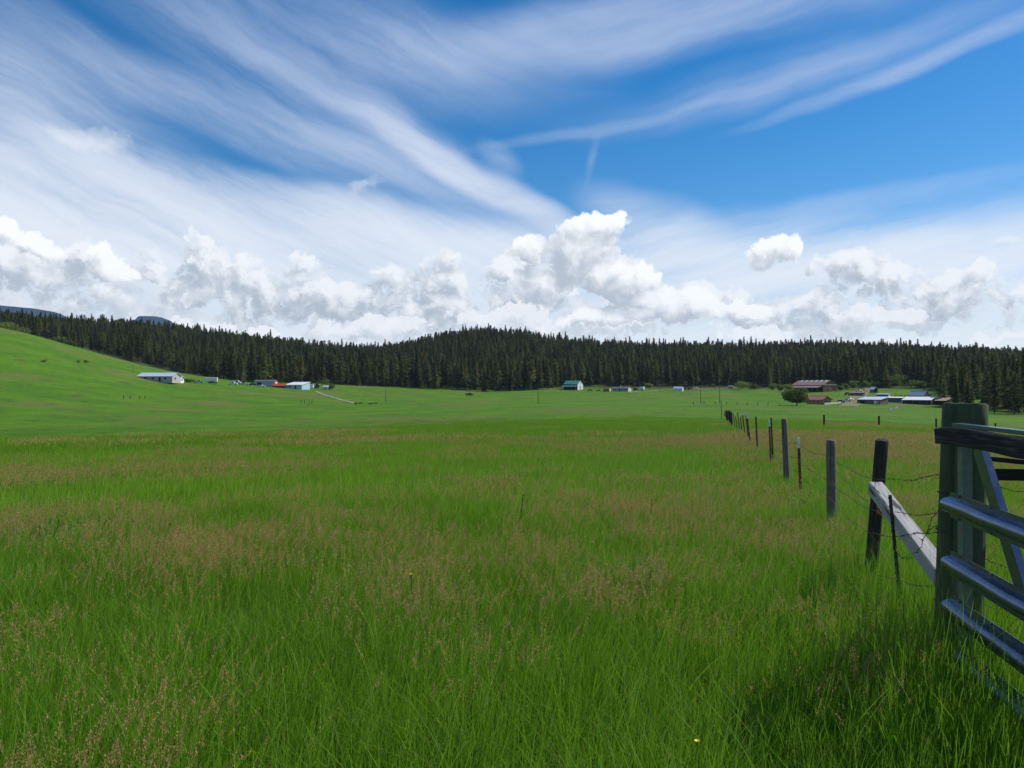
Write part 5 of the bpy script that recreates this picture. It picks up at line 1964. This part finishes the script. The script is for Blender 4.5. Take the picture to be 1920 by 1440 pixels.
    car('parked_pickup', 'small white pickup parked high in the meadow', 1610, 735, C['white'], 5.0, 10, 'pickup', cat='pickup')
    car('parked_car', 'grey car right of the pickup high in the meadow', 1621, 734, C['silver'], 4.5, 10)
    junk('tractor_implement', 'yellowish machine standing on the yard above the parked cars', 'farm machine', 1588, 741, C['old_wood'], 2.6, 1.8, 21)
    gabled('meadow_hut', 'tiny dark hut with a white roof edge alone in the upper meadow', 'hut', 1638, 736, 3.4, 3.6, 2.4, 3.8, 40, C['old_wood'], C['white'], C['dark'], over=.3)
    shed_roofed('log_store', 'low brown log store above the two long sheds', 'shed', 1608, 742, 8, 4, 1.9, 2.5, 15, C['old_wood'], C['old_wood'], posts=4)
    shed_roofed('tin_shed', 'dark sided shed with a pale blue tin roof', 'shed', 1636, 757, 12.5, 8.5, 2.3, 3.7, 28, C['old_wood'], C['pale_roof'], C['old_wood'],
                openings=(('door', -3.6, 0, 3.0, 1.9, C['dark']), ('door', 4.2, 0, 2.2, 1.8, C['tin'])), posts=4)
    shed_roofed('long_shed', 'long low shed with a bright white flat roof', 'shed', 1667, 753.5, 13.5, 5.5, 2.4, 2.9, 10, C['dark_roof'], C['white'], C['dark_roof'], posts=5)
    shed_roofed('back_shed', 'small grey roofed shed behind the two long sheds', 'shed', 1656, 747, 6.5, 4.5, 2.4, 3.0, 14, C['cream'], C['tin'], C['old_wood'])
    gabled('grey_barn', 'steep grey roofed barn behind the white tin roof', 'barn', 1723, 753.5, 8.5, 7.0, 3.6, 6.4, 28, C['dark'], C['blue_grey'], C['dark_roof'], over=.2)
    shed_roofed('tin_barn_front', 'shed with a bright white tin roof in front of the steep grey roof', 'shed', 1722, 757.5, 14.0, 7.0, 2.3, 4.0, 16, C['dark'], C['white'], C['dark'], posts=4)
    shed_roofed('rusty_shed', 'low shed with a patched rusty roof ending at the gate post', 'shed', 1757, 758.5, 11.5, 7.0, 2.2, 3.9, 16, C['dark'], C['rust_roof'], C['dark'], posts=3)
    # row of pale stones and scrap running down from the sheds
    g = random.Random(12)
    parts = []
    for i in range(46):
        t = i / 45
        px = 1667 + 28 * (1 - t) * 1.0; py = 770 - 10 * (1 - t)
        x, y = spot(px + g.uniform(-2, 2), py + g.uniform(-.8, .8))
        s = g.uniform(.25, .6)
        v = [Vector((math.sin(th) * math.cos(ph), math.sin(th) * math.sin(ph), math.cos(th) * .7)) * s * g.uniform(.8, 1.2) + Vector((x, y, hz(x, y) + s * .3)) for th in (.5, 1.5, 2.4) for ph in (0, 1.25, 2.5, 3.75, 5)]
        fcs = [(j * 5 + k, j * 5 + (k + 1) % 5, (j + 1) * 5 + (k + 1) % 5, (j + 1) * 5 + k) for j in range(2) for k in range(5)] + [(0, 1, 2, 3, 4), (14, 13, 12, 11, 10)]
        parts.append((v, fcs))
    V, F = merge(parts)
    o = mesh_obj('stone_row', V, F, C['stone']); o['kind'] = 'stuff'; o['label'] = 'row of pale stones running down from the sheds'
    wf = thing('pole_corral', 'dark pole corral behind the grey barn', 'fence')
    pts = [Vector((*spot(a, b), 0)) for a, b in ((1678, 744), (1690, 744.5), (1703, 744), (1716, 743.5), (1730, 743), (1745, 743))]
    for p in pts:
        V, F = tube([(p.x, p.y, hz(p.x, p.y) - .3), (p.x, p.y, hz(p.x, p.y) + 1.7)], [.18, .16], 6); mesh_obj('wooden_post', V, F, M_POSTD, wf)
    for zz in (.6, 1.2):
        for p, q in zip(pts[:-1], pts[1:]):
            V, F = tube([(p.x, p.y, hz(p.x, p.y) + zz), (q.x, q.y, hz(q.x, q.y) + zz)], [.12, .12], 5); mesh_obj('rail', V, F, M_POSTD, wf)
    # broad-leaved bushes at the forest edge
    for k, (px, py, w, h) in enumerate(((1478, 735, 9, 6), (1462, 734, 6, 6), (1448, 732, 6, 5.5), (1392, 731, 13, 8), (1415, 731, 8, 5), (1585, 731, 6, 5), (1600, 730, 7, 7), (1575, 733, 5, 4), (1622, 728, 6, 6),
                                        (1680, 727, 15, 11), (1708, 728, 12, 7), (1726, 728, 9, 6), (1742, 730, 6, 5), (1655, 727, 7, 5), (1640, 727, 6, 5), (880, 741, 4, 1.6), (1215, 727, 7, 4))):
        x, y = spot(px, py)
        nearby = 'left of the big barn' if px < 1500 else ('right of the big barn' if px < 1640 else 'at the back of the meadow above the sheds')
        if px < 1250:
            nearby = 'under the forest edge in the middle'
        broad_tree('leafy_bush', 'fresh green leafy bush %s' % nearby, x, y, w, h, 700, .45, 360 + k, 'leafy bushes ' + nearby, 'bush', trunk=.12, bottom=.05)
    for k, (px, py, w, h) in enumerate(((8, 629, 16, 8), (40, 640, 12, 7), (112, 652, 9, 6), (130, 655, 8, 5), (-30, 624, 16, 9))):
        x, y = (px - 960) / FPX * 585, 585
        broad_tree('leafy_bush', 'bright green bush where the top of the green hill meets the forest', x, y, w, h, 700, .5, 390 + k, 'bushes on the top of the green hill', 'bush', trunk=.12, bottom=.0)


if 'farm' not in SKIP:
    build_farms()


# ---------------------------------------------------------------- small things in the grass
def build_small():
    g = random.Random(8)
    m_st = plain('dry_stalk', (0.060, 0.045, 0.030), .9, 0, .4, 30)
    for k, (px, py, bottom, Y, lab) in enumerate(((981, 926, 985, 8.0, 'tallest dark dry stalk standing in the middle of the meadow'),
                                                  (1222, 936, 975, 9.5, 'dark forked stalk among the brown heads left of the fence'))):
        t = at(px, py, Y)
        b = Vector((t.x - .03 + g.uniform(-.05, .05), Y, hz(t.x, Y)))
        o = thing('dry_stalk', lab, 'plant', b)
        h = t.z - b.z
        q = [(0, 0, 0), (.01, 0, h * .5), (t.x - b.x, 0, h)]
        V, F = tube(q, [.003, .0025, .0015], 5)
        mesh_obj('stem', V, F, m_st, o)
        pr = []
        for i in range(46):
            z = h * (1 - .38 * g.random() ** 1.1); a = g.uniform(0, 6.28); r = .006 * (1.2 - (z / h) * .6)
            c = Vector(((t.x - b.x) * (z / h), 0, z)) + Vector((math.cos(a), math.sin(a), 0)) * r
            pr.append(box_vf(.0045, .0045, .012, c.x, c.y, c.z))
        V, F = merge(pr)
        hd = mesh_obj('seed_head', V, F, m_st, o); hd['kind'] = 'stuff'
    m_y = plain('yellow_petal', (0.75, 0.62, 0.04), .6, 0, .1)
    m_g = plain('flower_green', (0.06, 0.13, 0.02), .7, 0, .1)
    for k, (px, py, Y, lab) in enumerate(((771, 1077, 4.9, 'small yellow flower in the brown grass left of the middle'), (1306, 1389, 2.75, 'pale yellow flower near the bottom right of the meadow'))):
        t = at(px, py, Y); b = Vector((t.x, Y, hz(t.x, Y)))
        o = thing('yellow_flower', lab, 'flower', b)
        h = t.z - b.z
        V, F = tube([(0, 0, 0), (.01, 0, h * .6), (0, 0, h)], [.0025] * 3, 5)
        mesh_obj('stem', V, F, m_g, o)
        for j in range(7):
            a = j * 6.283 / 7; c, s = math.cos(a), math.sin(a); r = .011
            mesh_obj('petal', [(0, 0, h), (c * r * .6 - s * .005, s * r * .6 + c * .005, h + .004), (c * r, s * r, h + .007), (c * r * .6 + s * .005, s * r * .6 - c * .005, h + .004),
                               (0, 0, h - .002), (c * r, s * r, h + .004)], [(0, 3, 2, 1), (4, 1, 2, 5), (4, 5, 2, 3)], m_y, o)
    # broad-leaved weed by the fence and the dark tuft on the left
    def tuft(name, label, cat, x, y, n, L, w, col, seed, rad):
        gg = np.random.default_rng(seed)
        mm = plain('leaf_' + name + str(seed), col, .6, 0, .35, 14)
        o = thing(name, label, cat, (x, y, hz(x, y)))
        for i in range(n):
            a = gg.uniform(0, 6.28); r0 = rad * gg.random() ** .5; l = L * gg.uniform(.6, 1.15); out = gg.uniform(.15, .8) * l
            ra = gg.uniform(0, 6.28)
            bx, by = math.cos(ra) * r0, math.sin(ra) * r0
            V, F = [], []
            for j in range(6):
                t = j / 5
                p = Vector((bx + math.cos(a) * out * t ** 1.6, by + math.sin(a) * out * t ** 1.6, l * (t - .35 * t ** 3)))
                s = Vector((-math.sin(a), math.cos(a), 0)) * w * (math.sin(math.pi * min(.97, t * .85 + .12)))
                V += [p - s, p + Vector((0, 0, -w * .3)), p + s]
            for j in range(5):
                F += [(j * 3, j * 3 + 1, j * 3 + 4, j * 3 + 3), (j * 3 + 1, j * 3 + 2, j * 3 + 5, j * 3 + 4)]
            mesh_obj('leaf', V, F, mm, o, smooth=True)
        return o
    x, y = ray(140, 1010, 2)
    tuft('grass_tussock', 'coarse dark green tussock at the left edge of the meadow', 'plant', x, y, 190, .50, .006, (0.060, 0.150, 0.045), 5, .85)
    x, y = ray(35, 1040, 2)
    tuft('grass_tussock', 'second coarse dark tussock nearer the left border', 'plant', x, y, 170, .48, .006, (0.060, 0.155, 0.045), 6, .9)
    x, y = ray(1700, 1075, 2)
    tuft('leafy_weed', 'leafy weed growing under the white beam', 'plant', x, y, 46, .42, .012, (0.060, 0.150, 0.050), 7, .3)
    p = at(1512, 885, 10.5)
    tuft('leafy_weed', 'small leafy weed right of the nearest red post', 'plant', p.x, 10.5, 16, .62, .014, (0.040, 0.110, 0.025), 8, .08)
    x, y = ray(1210, 1150, 2)
    tuft('grass_tussock', 'deep green clump in the bright grass right of the middle', 'plant', x, y, 60, .5, .006, (0.030, 0.095, 0.020), 9, .22)


if 'small' not in SKIP:
    build_small()


# ---------------------------------------------------------------- air
def build_haze():
    m, N, o = mat('haze')
    v = N.n.new('ShaderNodeVolumePrincipled')
    v.inputs['Color'].default_value = (0.60, 0.76, 1.0, 1)
    v.inputs['Density'].default_value = 3.8e-5
    v.inputs['Anisotropy'].default_value = 0.0
    N.l.new(v.outputs[0], o.inputs['Volume'])
    V, F = box_vf(12300, 12300, 640, 0, 0, 320 - 32)
    ob = mesh_obj('haze', V, F, m)
    ob['kind'] = 'stuff'
    ob['label'] = 'thin blue air over the whole valley'


if 'haze' not in SKIP:
    build_haze()
